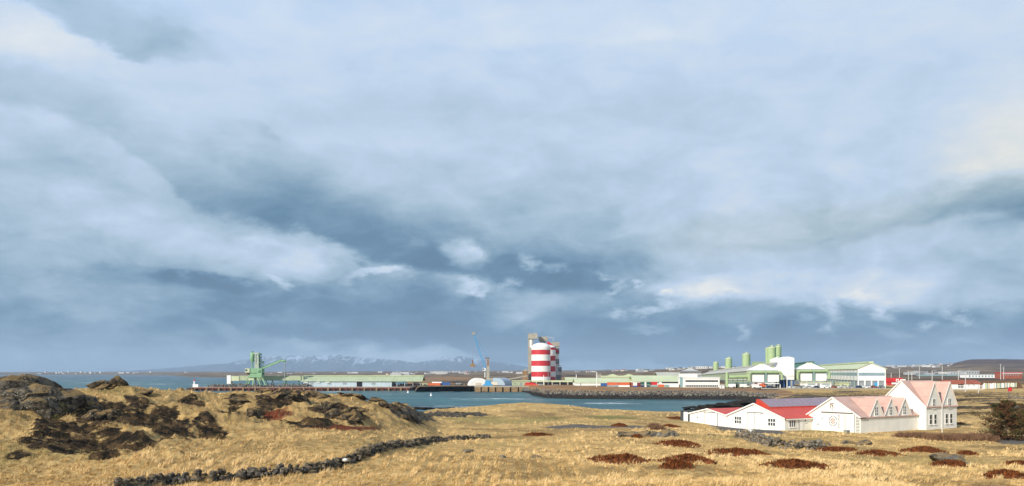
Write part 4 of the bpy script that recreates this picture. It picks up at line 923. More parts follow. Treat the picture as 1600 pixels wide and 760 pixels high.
ORD = ['first', 'second', 'third', 'fourth', 'fifth', 'sixth', 'seventh', 'eighth', 'ninth', 'tenth', 'eleventh', 'twelfth', 'thirteenth', 'fourteenth', 'fifteenth', 'sixteenth']
for i, px in enumerate((1408, 1420, 1432, 1443)): shrub(px, 684, 2.4, 1.1, 200+i, '%s bare brown shrub from the left in the short hedge before the wing' % ORD[i], 'short bare hedge')
for i, px in enumerate((1456, 1467, 1478, 1489, 1500, 1511, 1522, 1533, 1544, 1555)): shrub(px, 687+(i % 3), 2.6, 1.25, 220+i, '%s bare shrub from the left in the long hedge beside the spruce' % ORD[i], 'long bare hedge')
for i, (px, py) in enumerate(((1500, 664), (1022, 668), (1028, 672))): shrub(px, py, 2.4, 1.0 if i else .8, 240+i, ['low bush against the right corner of the tall house', 'bare twiggy bush behind the split boulder', 'small twiggy bush beside the split boulder'][i], 'lone bushes')
def spruce(px, py, H, Wd, seed, label, Yd=None):
    p = hit(px, py); rn = np.random.default_rng(seed)
    root = empty('spruce_tree', (p.x, p.y, p.z-.1), 0, label, 'tree', 'spruces by the house')
    tr = MB(); tr.tube((0, 0, 0), (.1, 0, H*.55), .16, .09, 8).tube((.1, 0, H*.55), (.05, .1, H*.97), .09, .02, 8)
    V, T = [], []
    nb = 90
    for i in range(nb):
        f = (i+rn.random())/nb; z = H*(.06+.90*f); L = Wd/2*(1-f**1.6)**.8*rn.uniform(.35, 1.3)+.15; an = rn.uniform(0, 6.283); up = rn.uniform(-.05, .55)+.2*f
        e = np.array([math.cos(an)*L, math.sin(an)*L, up*L]); b0 = np.array([.05, 0, z]); tr.tube(b0, b0+e, .035, .008, 5, caps=False)
        n = int(60+190*L/ (Wd/2)); t_ = rn.uniform(.12, 1.05, n)**.8; c = b0+e*t_[:, None]+rn.normal(0, 1, (n, 3))*np.array([.17, .17, .14])*(.35+L*.22)
        c[:, 2] -= .10*t_*L
        s = rn.uniform(.09, .20, n)[:, None]; a1 = rn.normal(0, 1, (n, 3)); a1 /= np.linalg.norm(a1, axis=1)[:, None]; a2 = np.cross(a1, rn.normal(0, 1, (n, 3))); a2 /= np.linalg.norm(a2, axis=1)[:, None]
        V.append(np.stack([c-a1*s, c+a1*s, c+a2*s*.55], 1).reshape(-1, 3)); T.append(np.repeat(np.clip(rn.random()*.7+rn.random(n)*.4, 0, 1), 3))
    V = np.concatenate(V); tr.build('trunk', BARK, root)
    mesh_np('crown', V, np.arange(len(V)).reshape(-1, 3), NEED, root, attrs=dict(tone=np.concatenate(T)))
spruce(1572, 688, 5.6, 7.4, 301, 'brown green spruce at the right edge, standing free')
spruce(1608, 686, 5.4, 6.4, 302, 'dark spruce cut by the right edge behind the free standing one')

# ------------------------------------------------------------------ grass: uncountable blades over the near land
def grass():
    m = bpy.data.materials.new('straw_blades'); m.use_nodes = True; t = NT(m.node_tree); b = t.n['Principled BSDF']
    A = t.n.new('ShaderNodeAttribute'); A.attribute_name = 'tone'; D = t.n.new('ShaderNodeAttribute'); D.attribute_name = 'dk'; G = t.n.new('ShaderNodeAttribute'); G.attribute_name = 'gn'
    c = t.ramp(A.outputs['Fac'], [(0, (.18, .105, .040)), (.25, (.38, .24, .092)), (.6, (.62, .42, .175)), (1, (.75, .55, .28))])
    c = t.mix(G.outputs['Fac'], c, (.15, .16, .05)); c = t.mix(D.outputs['Fac'], c, (.045, .022, .012))
    t.put(b.inputs['Base Color'], c); b.inputs['Roughness'].default_value = .8; b.inputs['Specular IOR Level'].default_value = .15
    n = 900000; rn = np.random.default_rng(12)
    u = rn.random(n); k = -1.15; y0, y1 = 27.0, 265.0
    Y = (y0**k+u*(y1**k-y0**k))**(1/k); P = rn.uniform(-160, 1760, n)
    # tussocks: pull blades to clump centres
    x = (P-800)/F*Y; cell = .55+Y*.004; jx = np.floor(x/cell); jy = np.floor(Y/cell); h1 = _tab[(jx.astype(int)*7) & 255, (jy.astype(int)*13) & 255]; h2 = _tab[(jx.astype(int)*11+5) & 255, (jy.astype(int)*3+9) & 255]
    cx = (jx+.2+.6*h1)*cell; cy = (jy+.2+.6*h2)*cell; pull = rn.uniform(.2, .85, n)*(h2 > .25); x = x+(cx-x)*pull; Y = Y+(cy-Y)*pull
    rd = att(road, x, Y); rc = att(rock, x, Y); dk = att(dark, x, Y); gr = att(green, x, Y); rdd = att(red, x, Y); br = att(brown, x, Y)
    vx = x/Y*F+800; inland = ground_z(x, Y) > 1.6
    clump = fbm(x, Y, 9, 3, .6, 91); thin = fbm(x, Y, 26, 3, .6, 92)
    keep = (rd < .25) & (rn.random(n) > rc*.95) & (rn.random(n) > dk*.45) & (rn.random(n) > br*.35) & (rn.random(n) > .35-.9*thin-.2) & inland
    x, Y, dk, gr, rdd, clump, h1, thin, br = [q[keep] for q in (x, Y, dk, gr, rdd, clump, h1, thin, br)]; n = len(x)
    z = ground_z(x, Y); ht = rn.uniform(.05, .17, n)*(1+.9*np.clip(clump, -.5, .8))*(.6+.6*h1+.7*(h1 > .78)); hw = .010+Y*.00034
    a = rn.uniform(0, 3.14159, n); dx, dy = np.cos(a)*hw, np.sin(a)*hw; lx = rn.normal(.10, .10, n); ly = rn.normal(-.02, .10, n)
    V = np.stack([np.stack([x-dx, Y-dy, z-.05], -1), np.stack([x+dx, Y+dy, z-.05], -1), np.stack([x+lx, Y+ly, z+ht], -1)], 1).reshape(-1, 3)
    tone = np.clip(.60+.52*clump+rn.normal(0, .15, n)+.30*(h1-.5)+.40*thin-.34*br+.16*(h1 > .78), 0, 1)
    r3 = lambda q: np.repeat(q, 3)
    tag(mesh_np('dry_grass', V, np.arange(3*n).reshape(-1, 3), m, attrs=dict(tone=r3(tone), dk=r3(np.clip(dk*.9+rdd*.8, 0, 1)), gn=r3(gr*.7))), 'dry straw coloured grass covering the meadow', 'grass', kind='stuff')
grass()

# ------------------------------------------------------------------ harbour and smelter
GRN = pbr('pale_green_cladding', (.37, .42, .26), .6, var=.10, scale=.3, seams=3.0); GRNR = pbr('light_green_roof', (.50, .54, .34), .6, var=.08, scale=.1)
GRND = pbr('machine_green', (.21, .37, .20), .5, var=.12, scale=.5); GRNS = pbr('silo_green', (.33, .43, .22), .55, var=.08, scale=.3, streak=.2)
GRNDK = pbr('deep_green_steel', (.07, .16, .10), .6, var=.2)
WHT = pbr('white_cladding', (.78, .77, .72), .6, var=.05, scale=.2, seams=2.5, streak=.1); WHTP = pbr('white_paint', (.80, .80, .77), .5, var=.04)
BEI = pbr('beige_concrete', (.34, .31, .25), .85, var=.12, scale=.4, streak=.25); GREY = pbr('grey_steel', (.26, .28, .29), .6, var=.15, scale=.5); GRR = pbr('grey_beige_roof', (.44, .43, .37), .7, var=.08, scale=.1)
BLG = pbr('blue_grey_wall', (.42, .50, .54), .7, var=.07, scale=.2, seams=6, streak=.15); DARK = pbr('near_black_and_void_shade', (.012, .013, .015), .9, var=.2)  # near black: some plain parts, and shade painted into doorways and open bays
STR_R = pbr('silo_red', (.50, .032, .042), .5, var=.08, scale=.2, streak=.25); STR_W = pbr('silo_white', (.78, .77, .72), .5, var=.04, scale=.2, streak=.25)
ORG = pbr('orange_paint', (.60, .13, .05), .6, var=.1, scale=.6); BLU = pbr('blue_paint', (.035, .10, .28), .6, var=.1, scale=.6); LBL = pbr('sky_blue_paint', (.06, .30, .55), .5, var=.1)
NVY = pbr('navy_container', (.025, .045, .10), .6, var=.1); MAR = pbr('maroon_container', (.18, .03, .035), .6, var=.1); TEAL = pbr('grey_teal_paint', (.22, .34, .34), .6, var=.1); DGR = pbr('dark_green_paint', (.03, .10, .08), .6, var=.1)
REDP = pbr('red_paint', (.55, .03, .035), .5, var=.06); RBR = pbr('rust_brown_roof', (.30, .085, .045), .8, var=.25, scale=.5); PILE = pbr('rusty_sheet_pile', (.085, .040, .028), .9, var=.5, scale=.5, streak=.5)
FEND = pbr('fender_timber', (.26, .165, .08), .9, var=.3, scale=.8, streak=.4); FRED = pbr('rusty_red_post', (.22, .075, .05), .9, var=.3, scale=.8); ASPH = pbr('asphalt', (.10, .10, .10), .9, var=.1, scale=.3); BAND = pbr('blue_grey_glazing', (.22, .30, .34), .3, var=.12, scale=.3, seams=1.5)
TYRE = pbr('tyre_rubber', (.02, .02, .02), .9); TENTG = pbr('grey_fabric', (.34, .42, .48), .7, var=.05); STEEL = pbr('galvanised_steel', (.50, .50, .48), .5, var=.1)
def S(Y): return Y/F
def at(px, Y, z=None, py=None, rz=0, **k):
    return (X(px, Y), Y, z if z is not None else Z(py, Y))

# pier
Yp = 628.0; s = S(Yp); x0, x1 = X(298, Yp), X(640, Yp)
pier = empty('pier', (0, Yp, 0), 0, 'long dark pier with rusty posts along its face, under the green crane', 'pier')
MB().box(x0, x1, 0, 34, 2.1, 2.75).build('deck', BEI, pier); MB().box(x0+1, x1, .8, 33, -3, 2.097).build('pile_wall', PILE, pier)
MB().box(x0+.5, x1, -.25, -.003, 1.75, 2.6).build('kerb_beam', FRED, pier)
n = 36
for i in range(n):
    xx = x0+3+(x1-x0-5)*i/(n-1); MB().box(xx-(.55 if i % 2 == 0 else .3), xx+(.55 if i % 2 == 0 else .3), -.6, -.253, -.8, 2.5).build('fender_post', FEND if i % 2 == 0 else FRED, pier)
MB().box(x0-3, x0+4, -1.5, 10, -3, 1.6).box(x0-1.5, x0+2, -2.5, 8, -3, 2.3).build('broken_end', PILE, pier)
o = empty('pier_beacon', (X(304.5, 632), 633, 2.75), 0, 'white beacon with a slender top standing at the outer end of the pier', 'beacon')
MB().box(-1.6, 2.4, -1.2, 1.2, 0, 2.1).build('hut', WHTP, o); MB().tube((-.8, 0, 2.1), (-.8, 0, 4.7), .6, .5, 12).build('tower', WHTP, o); MB().lathe((-.8, 0, 4.7), [(.75, 0), (.75, .5), (0, 1.1)], 12).build('lantern', STR_R, o)
def heap(name, pts, h, seed, mat, label, cat='rubble', w=6.0, kind='stuff'):
    rn = np.random.default_rng(seed); bv, bf = IC[1]; V = []; Fc = []; k = 0
    for (px, Y, z) in pts:
        for _ in range(7):
            c = np.array([X(px, Y)+rn.normal()*2.2, Y+rn.normal()*w*.4, z+abs(rn.normal())*h*.35]); V.append(bv*rn.uniform(.4, 1.2)*rn.uniform(.6, 1.2, 3)*(1+rn.uniform(-.25, .25, (len(bv), 1)))+c); Fc.append(bf+k); k += len(bv)
    return tag(mesh_np(name, np.concatenate(V), np.concatenate(Fc), mat), label, cat, kind=kind)
MIXR = rock_mat('mixed_scrap', (.03, .028, .025), (.22, .19, .16), (.60, .57, .52))
heap('rubble_heap', [(330+i*2.6, 640, 2.8) for i in range(60)], 2.6, 3, MIXR, 'speckled heap of broken rock and scrap lying along the pier deck')
heap('rubble_heap', [(612+i*2.2, 656, 2.8) for i in range(56)], 2.0, 4, rock_mat('dark_scrap', (.02, .018, .017), (.11, .09, .08), (.30, .28, .26)), 'dark scrap and stones on the shore between pier and crane quay')

# conveyor gallery and long shed
Y = 652; cg = empty('conveyor_gallery', (0, Y, 0), 0, 'long pale green enclosed conveyor on legs reaching out along the pier', 'conveyor')
MB().box(X(374, Y), X(474, Y), 0, 3.5, 7.6, 10.9).build('gallery', GRN, cg); MB().box(X(356, Y), X(373.9, Y), -.4, 4, 7.3, 11.0).build('head_house', TEAL if False else GRNR, cg)
MB().box(X(355, Y), X(361, Y), -.8, 4.4, 5.0, 11.6).build('drive_house', WHT, cg); MB().box(X(374, Y), X(474, Y), -.15, 3.7, 10.903, 11.25).build('roof', GRNR, cg)
for px in (360, 385, 405, 425, 446, 466): MB().bar((X(px, Y)-1.6, 1.7, 2.7), (X(px, Y), 1.7, 7.5), .45).bar((X(px, Y)+1.6, 1.7, 2.7), (X(px, Y), 1.7, 7.5), .45).build('trestle', GRNDK, cg)
Y = 650; ls = empty('quay_storage_shed', (0, Y, 0), 0, 'very long low shed with green roof and pale grey wall on the quay', 'shed')
MB().box(X(474, Y), X(612, Y), .4, 22, 2.7, 7.5).build('wall', BLG, ls)
MB().prism([(-.6, 7.0), (11, 11.2), (22.6, 7.5), (22.6, 7.3), (11, 10.9), (-.6, 6.8)], X(470, Y), X(660, Y), 'x').build('roof', GRN, ls)
MB().box(X(470, Y), X(660, Y), 10.0, 12.0, 11.15, 11.6).build('ridge_cap', GRNR, ls)
for px, w in ((561.5, 4.2),): MB().box(X(px-w, Y), X(px+w, Y), .2, .397, 2.72, 6.6).build('doorway_shade', DARK, ls)  # near-black panel on the closed wall; the dark inside is painted shade
for px, w in ((538.5, 3.2), (583.5, 3.0), (487, 2.4), (515, 2.4)): MB().box(X(px-w, Y), X(px+w, Y), .3, .397, 4.4, 5.9).build('window', GREY, ls)
for px in (478, 497, 512): MB().box(X(px-3, Y), X(px+3, Y), -.3, .39, 5.9, 6.5).build('canopy', WHTP, ls)
for px in (620, 632, 645, 657): MB().box(X(px, Y)-.3, X(px, Y)+.3, .6, 1.2, 2.7, 7.4).build('post', GREY, ls)

# the green ship loader
Y = 641; s = S(Y); L = empty('ship_loader_crane', (0, Y, 0), 0, 'tall green ship unloader with round silo, cab and long boom standing on the pier', 'crane')
P3 = lambda px, py, y=0.0: (X(px, Y), y, Z(py, Y))
lg = MB()
for yy in (-3.5, 3.5):
    for a, b in (((386, 602), (391, 588)), ((397, 602), (399, 588)), ((409, 602), (404, 586)), ((417, 602), (409, 584))):
        MB().bar(P3(*a, yy), P3(*b, yy*.7), .75).build('leg', GRND, L)
MB().box(*[P3(a, 0)[0] for a in (390, 411)], -4, 4, Z(590, Y), Z(586.5, Y)).build('portal_beam', GRND, L)
MB().box(X(390, Y), X(399, Y), -3.2, 2.2, Z(594, Y), Z(587, Y)).build('hopper', GRNR, L)
MB().box(X(393, Y), X(411, Y), -3.5, 3.5, Z(586.4, Y), Z(576, Y)).build('machinery_house', GRND, L)
MB().box(X(393.5, Y), X(404, Y), -3.6, -3.503, Z(584, Y), Z(582.8, Y)).box(X(406, Y), X(410, Y), -3.6, -3.503, Z(583, Y), Z(579, Y)).build('grille', GRNDK, L)
cb = MB().box(X(385.3, Y), X(392.6, Y), -4, .5, Z(582.3, Y), Z(576, Y)).build('cab', GRNR, L); MB().box(X(385.8, Y), X(389, Y), -4.06, -4.003, Z(580, Y), Z(577.5, Y)).build('window', GLASS, cb)
MB().box(X(386, Y), X(411, Y), -2, 2, Z(585.4, Y), Z(583.2, Y)).build('counterweight', RUST, L)
MB().lathe((X(394.3, Y), 0, 0), [(0, Z(551, Y)), (1.0, Z(551, Y)), (1.6, Z(552.5, Y)), (1.6, Z(564, Y)), (.5, Z(567, Y)), (.5, Z(576, Y))], 20).build('silo', GRND, L)
MB().lathe((X(394.3, Y), 0, 0), [(.8, Z(551.3, Y)), (.8, Z(549.3, Y)), (0, Z(549.3, Y))], 12).build('vent_cap', GRNDK, L)
tw = MB()
for px in (399.5, 404):
    for yy in (-1.4, 1.4): tw.bar(P3(px, 576, yy), P3(px, 552.5, yy), .38)
for k in range(5):
    a = 576-k*4.7; b = a-4.7; q = (399.5, 404) if k % 2 else (404, 399.5)
    for yy in (-1.4, 1.4): tw.bar(P3(q[0], a, yy), P3(q[1], b, yy), .24).bar(P3(399.5, b, yy), P3(404, b, yy), .26)
tw.build('lattice_tower', GRNR, L)
t2 = MB()
for k in range(5):
    a = 578-k*4.2; t2.bar(P3(405, a, 1), P3(411-k*.6, a-2.8, 1), .5).bar(P3(411-k*.6, a-2.8, 1), P3(404.5, a-4.2, 1), .4)
t2.bar(P3(406, 578, 0), P3(406, 555, 0), .5).bar(P3(411, 566, 0), P3(411, 578, 0), .35).box(X(404, Y), X(408, Y), -1.5, 1.5, Z(555.5, Y), Z(552.5, Y)).box(X(408, Y), X(412, Y), -1, 1, Z(566.5, Y), Z(564.5, Y)).build('stair_tower', GRNDK, L)
MB().box(X(396.5, Y), X(405, Y), -1.7, 1.7, Z(553.2, Y), Z(551.8, Y)).build('top_platform', GRNR, L)
bm_ = MB().bar(P3(407, 577.5), P3(440, 563.5), 2.0, 1.2); bm_.build('boom', GRND, L)
b2 = MB()
for k in range(12):
    f = k/12; p = lambda q, o: P3(409+31*q, 576.2-13*q-o); b2.bar(p(f, 0), p(f+1/24, 1.8), .2).bar(p(f+1/24, 1.8), p(f+1/12, 0), .2)
b2.bar(P3(409, 574.4), P3(441, 561.5), .3).build('boom_truss', GRNDK, L)
MB().box(X(438, Y), X(446.5, Y), -1.1, 1.1, Z(564.8, Y), Z(562.6, Y)).bar(P3(441, 563), P3(446, 567.5), .7).build('boom_head', GRND, L)
MB().tube(P3(445.3, 564.5), P3(444.6, 599), .30, .30, 8).build('drop_chute', GREY, L); MB().box(X(442.7, Y), X(446.7, Y), -1, 1, Z(602.2, Y), Z(598.7, Y)).build('chute_foot', GRNDK, L)
MB().bar(P3(403, 553), P3(430, 567), .14).bar(P3(404, 556), P3(418, 572), .12).build('stay_cable', GREY, L)

# blue mobile harbour crane
Y = 610; C_ = empty('harbour_crane', (0, Y, 0), 0, 'blue mobile harbour crane with beige tower and raised lattice jib', 'crane')
P3 = lambda px, py, y=0.0: (X(px, Y), y, Z(py, Y))
MB().box(X(755, Y), X(770, Y), -4, 4, Z(604, Y), Z(601, Y)).build('chassis', LBL, C_)
for px in (756.5, 760.5, 764.5, 768.5): MB().tube(P3(px, 604.6, -4.4), P3(px, 604.6, -3.6), .75, n=14).build('wheel', TYRE, C_)
MB().prism([(X(757, Y), Z(601, Y)), (X(768, Y), Z(601, Y)), (X(766, Y), Z(594.5, Y)), (X(759, Y), Z(594.5, Y))], -3, 3, 'y').build('turntable', LBL, C_)
MB().box(X(764.5, Y), X(770, Y), -2.4, 2.4, Z(597, Y), Z(590.5, Y)).build('engine_house', BEI, C_)
MB().prism([(X(759.8, Y), Z(594.5, Y)), (X(765, Y), Z(594.5, Y)), (X(764.3, Y), Z(559.5, Y)), (X(760.8, Y), Z(559.5, Y))], -1.2, 1.2, 'y').build('tower', BEI, C_)
MB().box(X(761.6, Y), X(763.4, Y), -1.3, -1.203, Z(572, Y), Z(562, Y)).box(X(757.6, Y), X(764.6, Y), -1.2, 1.2, Z(560.6, Y), Z(559.2, Y)).build('tower_head', RUST, C_)
cb = MB().box(X(754.2, Y), X(759, Y), -1.6, .8, Z(579.6, Y), Z(575.3, Y)).build('cab', WHTP, C_); MB().box(X(754.5, Y), X(757, Y), -1.66, -1.603, Z(578.4, Y), Z(576, Y)).build('window', GLASS, cb)
MB().bar(P3(757.6, 590), P3(757.6, 580), .5).build('ladder', WHTP, C_)
j = MB(); A_ = (758.5, 577.5); B_ = (739.8, 521.5)
f_ = lambda q, o, yy=0: P3(A_[0]+(B_[0]-A_[0])*q+o, A_[1]+(B_[1]-A_[1])*q, yy)
for yy in (-.9, .9):
    j.bar(f_(0, -1.1, yy), f_(1, -.6, yy*.5), .28).bar(f_(0, 1.3, yy), f_(1, .6, yy*.5), .28)
    for k in range(16):
        a, b = k/16, (k+1)/16; j.bar(f_(a, -1.1 if k % 2 else 1.3, yy), f_(b, 1.3 if k % 2 else -1.1, yy), .14)
j.build('jib', LBL, C_)
MB().box(X(738, Y), X(742, Y), -1, 1, Z(523.5, Y), Z(519.5, Y)).build('jib_head', BEI, C_)
MB().bar(P3(762, 560), P3(741.5, 522), .10).bar(P3(763, 560), P3(741.5, 523), .10).build('pendant_cable', LBL, C_)
MB().bar(P3(739, 523), P3(738.4, 565), .10).build('hoist_rope', GREY, C_)
gbk = MB().tube(P3(738.4, 563), P3(738.4, 569), .5, .3, 8); gbk.build('hook_block', RUST, C_)
g2 = MB().prism([(X(734, Y), Z(571, Y)), (X(738.4, Y), Z(568, Y)), (X(743, Y), Z(571, Y)), (X(742, Y), Z(573.6, Y)), (X(735, Y), Z(573.6, Y))], -1.4, 1.4, 'y'); g2.build('grab_bucket', FEND, C_)

# arched halls
def arch(px0, px1, Y, top, base, L, mat, mend, label, rz, name='arched_hall'):
    w = (px1-px0)*S(Y)/2; h = Z(top, Y)-Z(base, Y); o = empty(name, (X((px0+px1)/2, Y), Y, Z(base, Y)), rz, label, 'hall', 'arched fabric halls')
    pr = [(w*math.cos(t), h*math.sin(t)**.9) for t in np.linspace(0, math.pi, 20)]
    MB().prism(pr, 0, L, 'y').build('cover', mat, o); MB().prism([(a*.99, b*.99) for a, b in pr], -.06, -.003, 'y').build('end_wall', mend, o)
    MB().box(-w*.35, w*.25, -.14, -.063, 0, h*.5).build('door', CR, o); return o
arch(733, 764, 628, 591, 605.5, 22, WHT, WHT, 'white arched fabric hall with a cream door, left of the blue crane', .12)
arch(757, 790, 645, 590.5, 604, 20, TENTG, TENTG, 'grey blue arched hall just behind the blue crane', -.3)

# crane quay
Y = 594; q = empty('crane_quay', (0, Y, 0), 0, 'low concrete quay with wide timber fender panels below the blue crane', 'quay')
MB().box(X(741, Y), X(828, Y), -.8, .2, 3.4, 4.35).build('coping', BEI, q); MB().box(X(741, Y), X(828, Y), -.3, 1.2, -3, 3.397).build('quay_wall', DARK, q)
for a, b in ((742, 751), (753, 762), (764.5, 773.5), (775.5, 784.5), (787, 796.5), (799, 809), (811, 820.5), (822.5, 828)):
    MB().box(X(a, Y), X(b, Y), -1.0, -.303, .15, 3.38).build('fender_panel', FEND, q)
for px, yb in ((637.5, 614), (673.5, 619)):
    Yb = 14*F/(yb-HOR); o = empty('buoy', (X(px, Yb), Yb, -.2), 0, 'white pillar buoy floating in the bay, %s' % ('nearer the pier' if px < 650 else 'nearer the camera'), 'buoy', 'white buoys')
    MB().lathe((0, 0, 0), [(0, -.3), (.7, -.2), (.7, .5), (.35, .9), (.25, 1.6), (0, 1.8)], 14).build('float', WHTP, o); MB().tube((0, 0, 1.75), (0, 0, 2.3), .06).build('pole', WHTP, o)

# striped silos
def silo(px, Y, rpx, py_dome, py_sh, bands, label, base=601, name='striped_silo', first=STR_R):
    r = rpx*S(Y); o = empty(name, (X(px, Y), Y, Z(base, Y)), 0, label, 'silo', 'red and white striped silos'); z = lambda py: Z(py, Y)-Z(base, Y)
    hs, hd = z(py_sh), z(py_dome); MB().lathe((0, 0, 0), [(r*math.cos(t), hs+(hd-hs)*math.sin(t)) for t in np.linspace(0, math.pi/2, 10)], 48).build('dome', STR_W, o)
    for a, b, c in bands: MB().lathe((0, 0, 0), [(r, z(b)), (r, z(a))], 48).build('red_band' if c == 'r' else 'white_band', STR_R if c == 'r' else STR_W, o)
    return o
silo(845.2, 690, 14.9, 536, 543.5, [(543.5, 547, 'w'), (547, 554.6, 'r'), (554.6, 564, 'w'), (564, 572.2, 'r'), (572.2, 581, 'w'), (581, 589, 'r'), (589, 601, 'w')], 'foremost striped silo with a white dome, nearest the water')
silo(839.8, 716, 14.1, 538, 543.3, [(543.3, 547.2, 'r'), (547.2, 556.2, 'w'), (556.2, 564.2, 'r'), (564.2, 572.6, 'w'), (572.6, 581, 'r'), (581, 589, 'w'), (589, 601, 'r')], 'rear striped silo showing as a narrow strip left of the foremost one')
silo(854, 716, 14.1, 539, 543.3, [(543.3, 547.2, 'r'), (547.2, 556.2, 'w'), (556.2, 564.2, 'r'), (564.2, 572.6, 'w'), (572.6, 581, 'r'), (581, 589, 'w'), (589, 601, 'r')], 'rear striped silo showing right of the foremost one, its bands offset')
silo(863, 745, 10.5, 545, 549, [(549, 553, 'r'), (553, 561, 'w'), (561, 569, 'r'), (569, 601, 'w')], 'rearmost striped silo, half hidden at the right by a steel conveyor frame')
el = empty('silo_elevator_tower', (0, 700, 0), 0, 'beige concrete elevator tower with overhanging head left of the striped silos', 'tower'); Y = 735
MB().box(X(824.3, Y), X(831.5, Y), 4, 12, 3, Z(532, Y)).build('shaft', BEI, el); MB().box(X(824, Y), X(838, Y), 3, 13, Z(532, Y)+.003, Z(524, Y)).build('head', BEI, el); MB().box(X(826.5, Y), X(829.5, Y), 3.8, 3.997, Z(545, Y), Z(533, Y)).build('louvre', WHT, el)
MB().tube((X(834, Y), 8, Z(524, Y)), (X(834, Y), 8, Z(521.5, Y)), .2).build('aerial', STEEL, el)
o = empty('silo_top_house', (0, 716, 0), 0, 'beige machinery house perched over the domes of the striped silos', 'machinery house'); Y = 716
MB().box(X(842, Y), X(855.5, Y), -6, 6, Z(533, Y), Z(526.8, Y)).build('house', BEI, o); MB().box(X(844, Y), X(853, Y), -5, 5, Z(539.5, Y), Z(533, Y)-.003).build('base', GREY, o)
MB().bar((X(838, Y), 0, Z(527.5, Y)), (X(842, Y), 0, Z(527.5, Y)), .5).bar((X(855.5, Y), 0, Z(527.5, Y)), (X(864.5, Y), 0, Z(527.5, Y)), .3).bar((X(864.3, Y), 0, Z(527.5, Y)), (X(864.3, Y), 0, Z(536, Y)), .3).build('catwalk', STEEL, o)
o = empty('silo_side_house', (0, 740, 0), 0, 'beige block with a grey lower half at the top right of the striped silos', 'machinery house'); Y = 740
MB().box(X(861.5, Y), X(873.5, Y), -5, 5, Z(541.5, Y), Z(535, Y)).build('upper', BEI, o); MB().box(X(868, Y), X(873.5, Y), -4.5, 4.5, Z(553, Y), Z(541.5, Y)-.003).build('lower', GREY, o); MB().bar((X(855, Y), -5.5, Z(535, Y)), (X(872, Y), -5.5, Z(551, Y)), 1.4, 2.2).build('conveyor', STR_R, o)
o = empty('conveyor_tower', (0, 730, 0), 0, 'grey steel conveyor frame stepping down the right side of the striped silos', 'conveyor'); Y = 730; fb = MB()
for a in (869.5, 873, 876.5): fb.bar((X(a, Y), -3, 3), (X(a, Y), -3, Z(562 if a < 875 else 573, Y)), .5)
for k in range(6): fb.bar((X(869.5, Y), -3, Z(600-k*6, Y)), (X(876.5, Y), -3, Z(597-k*5, Y)), .4).bar((X(876.5, Y), -3, Z(600-k*4, Y)), (X(869.5, Y), -3, Z(595-k*6, Y)), .3)
fb.build('frame', GREY, o); MB().box(X(868.5, Y), X(873, Y), -2, 4, Z(568, Y), Z(561, Y)).box(X(872, Y), X(877.5, Y), -2, 4, Z(581, Y), Z(574, Y)).build('transfer_house', GREY, o); MB().box(X(869, Y), X(876, Y), -1, 5, 3, Z(586, Y)).build('base_house', GREY, o)
o = empty('squat_tower', (0, 690, 0), 0, 'squat ochre concrete tower at the left foot of the striped silos', 'tower'); Y = 690
MB().box(X(816.5, Y), X(824, Y), 2, 9, 3, Z(580, Y)).build('shaft', FEND, o); MB().prism([(X(816.3, Y), Z(580, Y)+.003), (X(824.2, Y), Z(580, Y)+.003), (X(823, Y), Z(576.5, Y)), (X(818.5, Y), Z(578.5, Y))], 1.8, 9.2, 'y').build('top', BEI, o)
o = empty('sloping_conveyor', (0, 668, 0), 0, 'thin sloping conveyor bridge climbing toward the striped silos from the left', 'conveyor'); Y = 668
MB().bar((X(782, Y), 0, Z(595, Y)), (X(824, Y), 0, Z(587.5, Y)), 1.6, 1.0).build('bridge', BEI, o)
for px, py in ((792, 593.5), (805, 591), (815, 589)): MB().bar((X(px, Y), 0, 4), (X(px, Y), 0, Z(py, Y)), .4).build('trestle', GREY, o)

def block(name, px0, px1, Y, pyt, pyb, D, wall, roof, label, cat, roof_h=.5, group=None, gable=None, over=.4, rz=None):
    """box building; gable: crest row for a low pitched roof with its ridge along x"""
    o = empty(name, (X((px0+px1)/2, Y), Y, Z(pyb, Y)), rz or 0, label, cat, group); w = (px1-px0)*S(Y)/2; h = Z(pyt, Y)-Z(pyb, Y)
    MB().box(-w, w, 0, D, -1.5, h).build('wall', wall, o)
    if gable: g = Z(gable, Y+D/2)-Z(pyb, Y); MB().prism([(-over, h-.15), (D/2, g), (D+over, h-.15), (D+over, h+.1), (D/2, g+.25), (-over, h+.1)], -w-over, w+over, 'x').build('roof', roof, o)
    else: MB().box(-w-over, w+over, -over, D+over, h+.003, h+roof_h).build('roof', roof, o)
    o['w'] = w; o['h'] = h; o['pc'] = (px0+px1)/2; o['sc'] = S(Y); o['pb'] = pyb; return o
def openings(o, lst, mat, name='window', y=-.06):
    for a, b, t_, u in lst:
        k = o['sc']; MB().box((a-o['pc'])*k, (b-o['pc'])*k, y, -.003, max((o['pb']-u)*k, .02), (o['pb']-t_)*k).build(name, mat, o)
def fin(o):
    for k in ('w', 'h', 'pc', 'sc', 'pb'):
        if k in o: del o[k]
    return o
o = block('quay_workshop', 800, 828, 622, 596, 605.5, 14, GRN, GRNR, 'pale green workshop with a small door at the left of the open quay shed', 'shed', .5); openings(o, [(812, 816, 598.5, 605.3)], GREY, 'door'); openings(o, [(803, 806, 598.5, 601), (820, 824, 598.5, 601)], GREY); fin(o)
o = block('open_quay_shed', 828, 900, 624, 597.3, 605.5, 14, DARK, GRNR, 'long open fronted shed with green roof and dark bays below the striped silos', 'shed', 1.2)  # solid near-black walls carry the shade of the open bays as colour
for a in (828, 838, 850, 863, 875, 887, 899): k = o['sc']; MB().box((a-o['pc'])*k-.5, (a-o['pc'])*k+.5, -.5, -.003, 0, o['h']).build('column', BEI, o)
openings(o, [(840, 848, 600, 605), (865, 872, 601, 605)], GREY, 'partition'); fin(o)
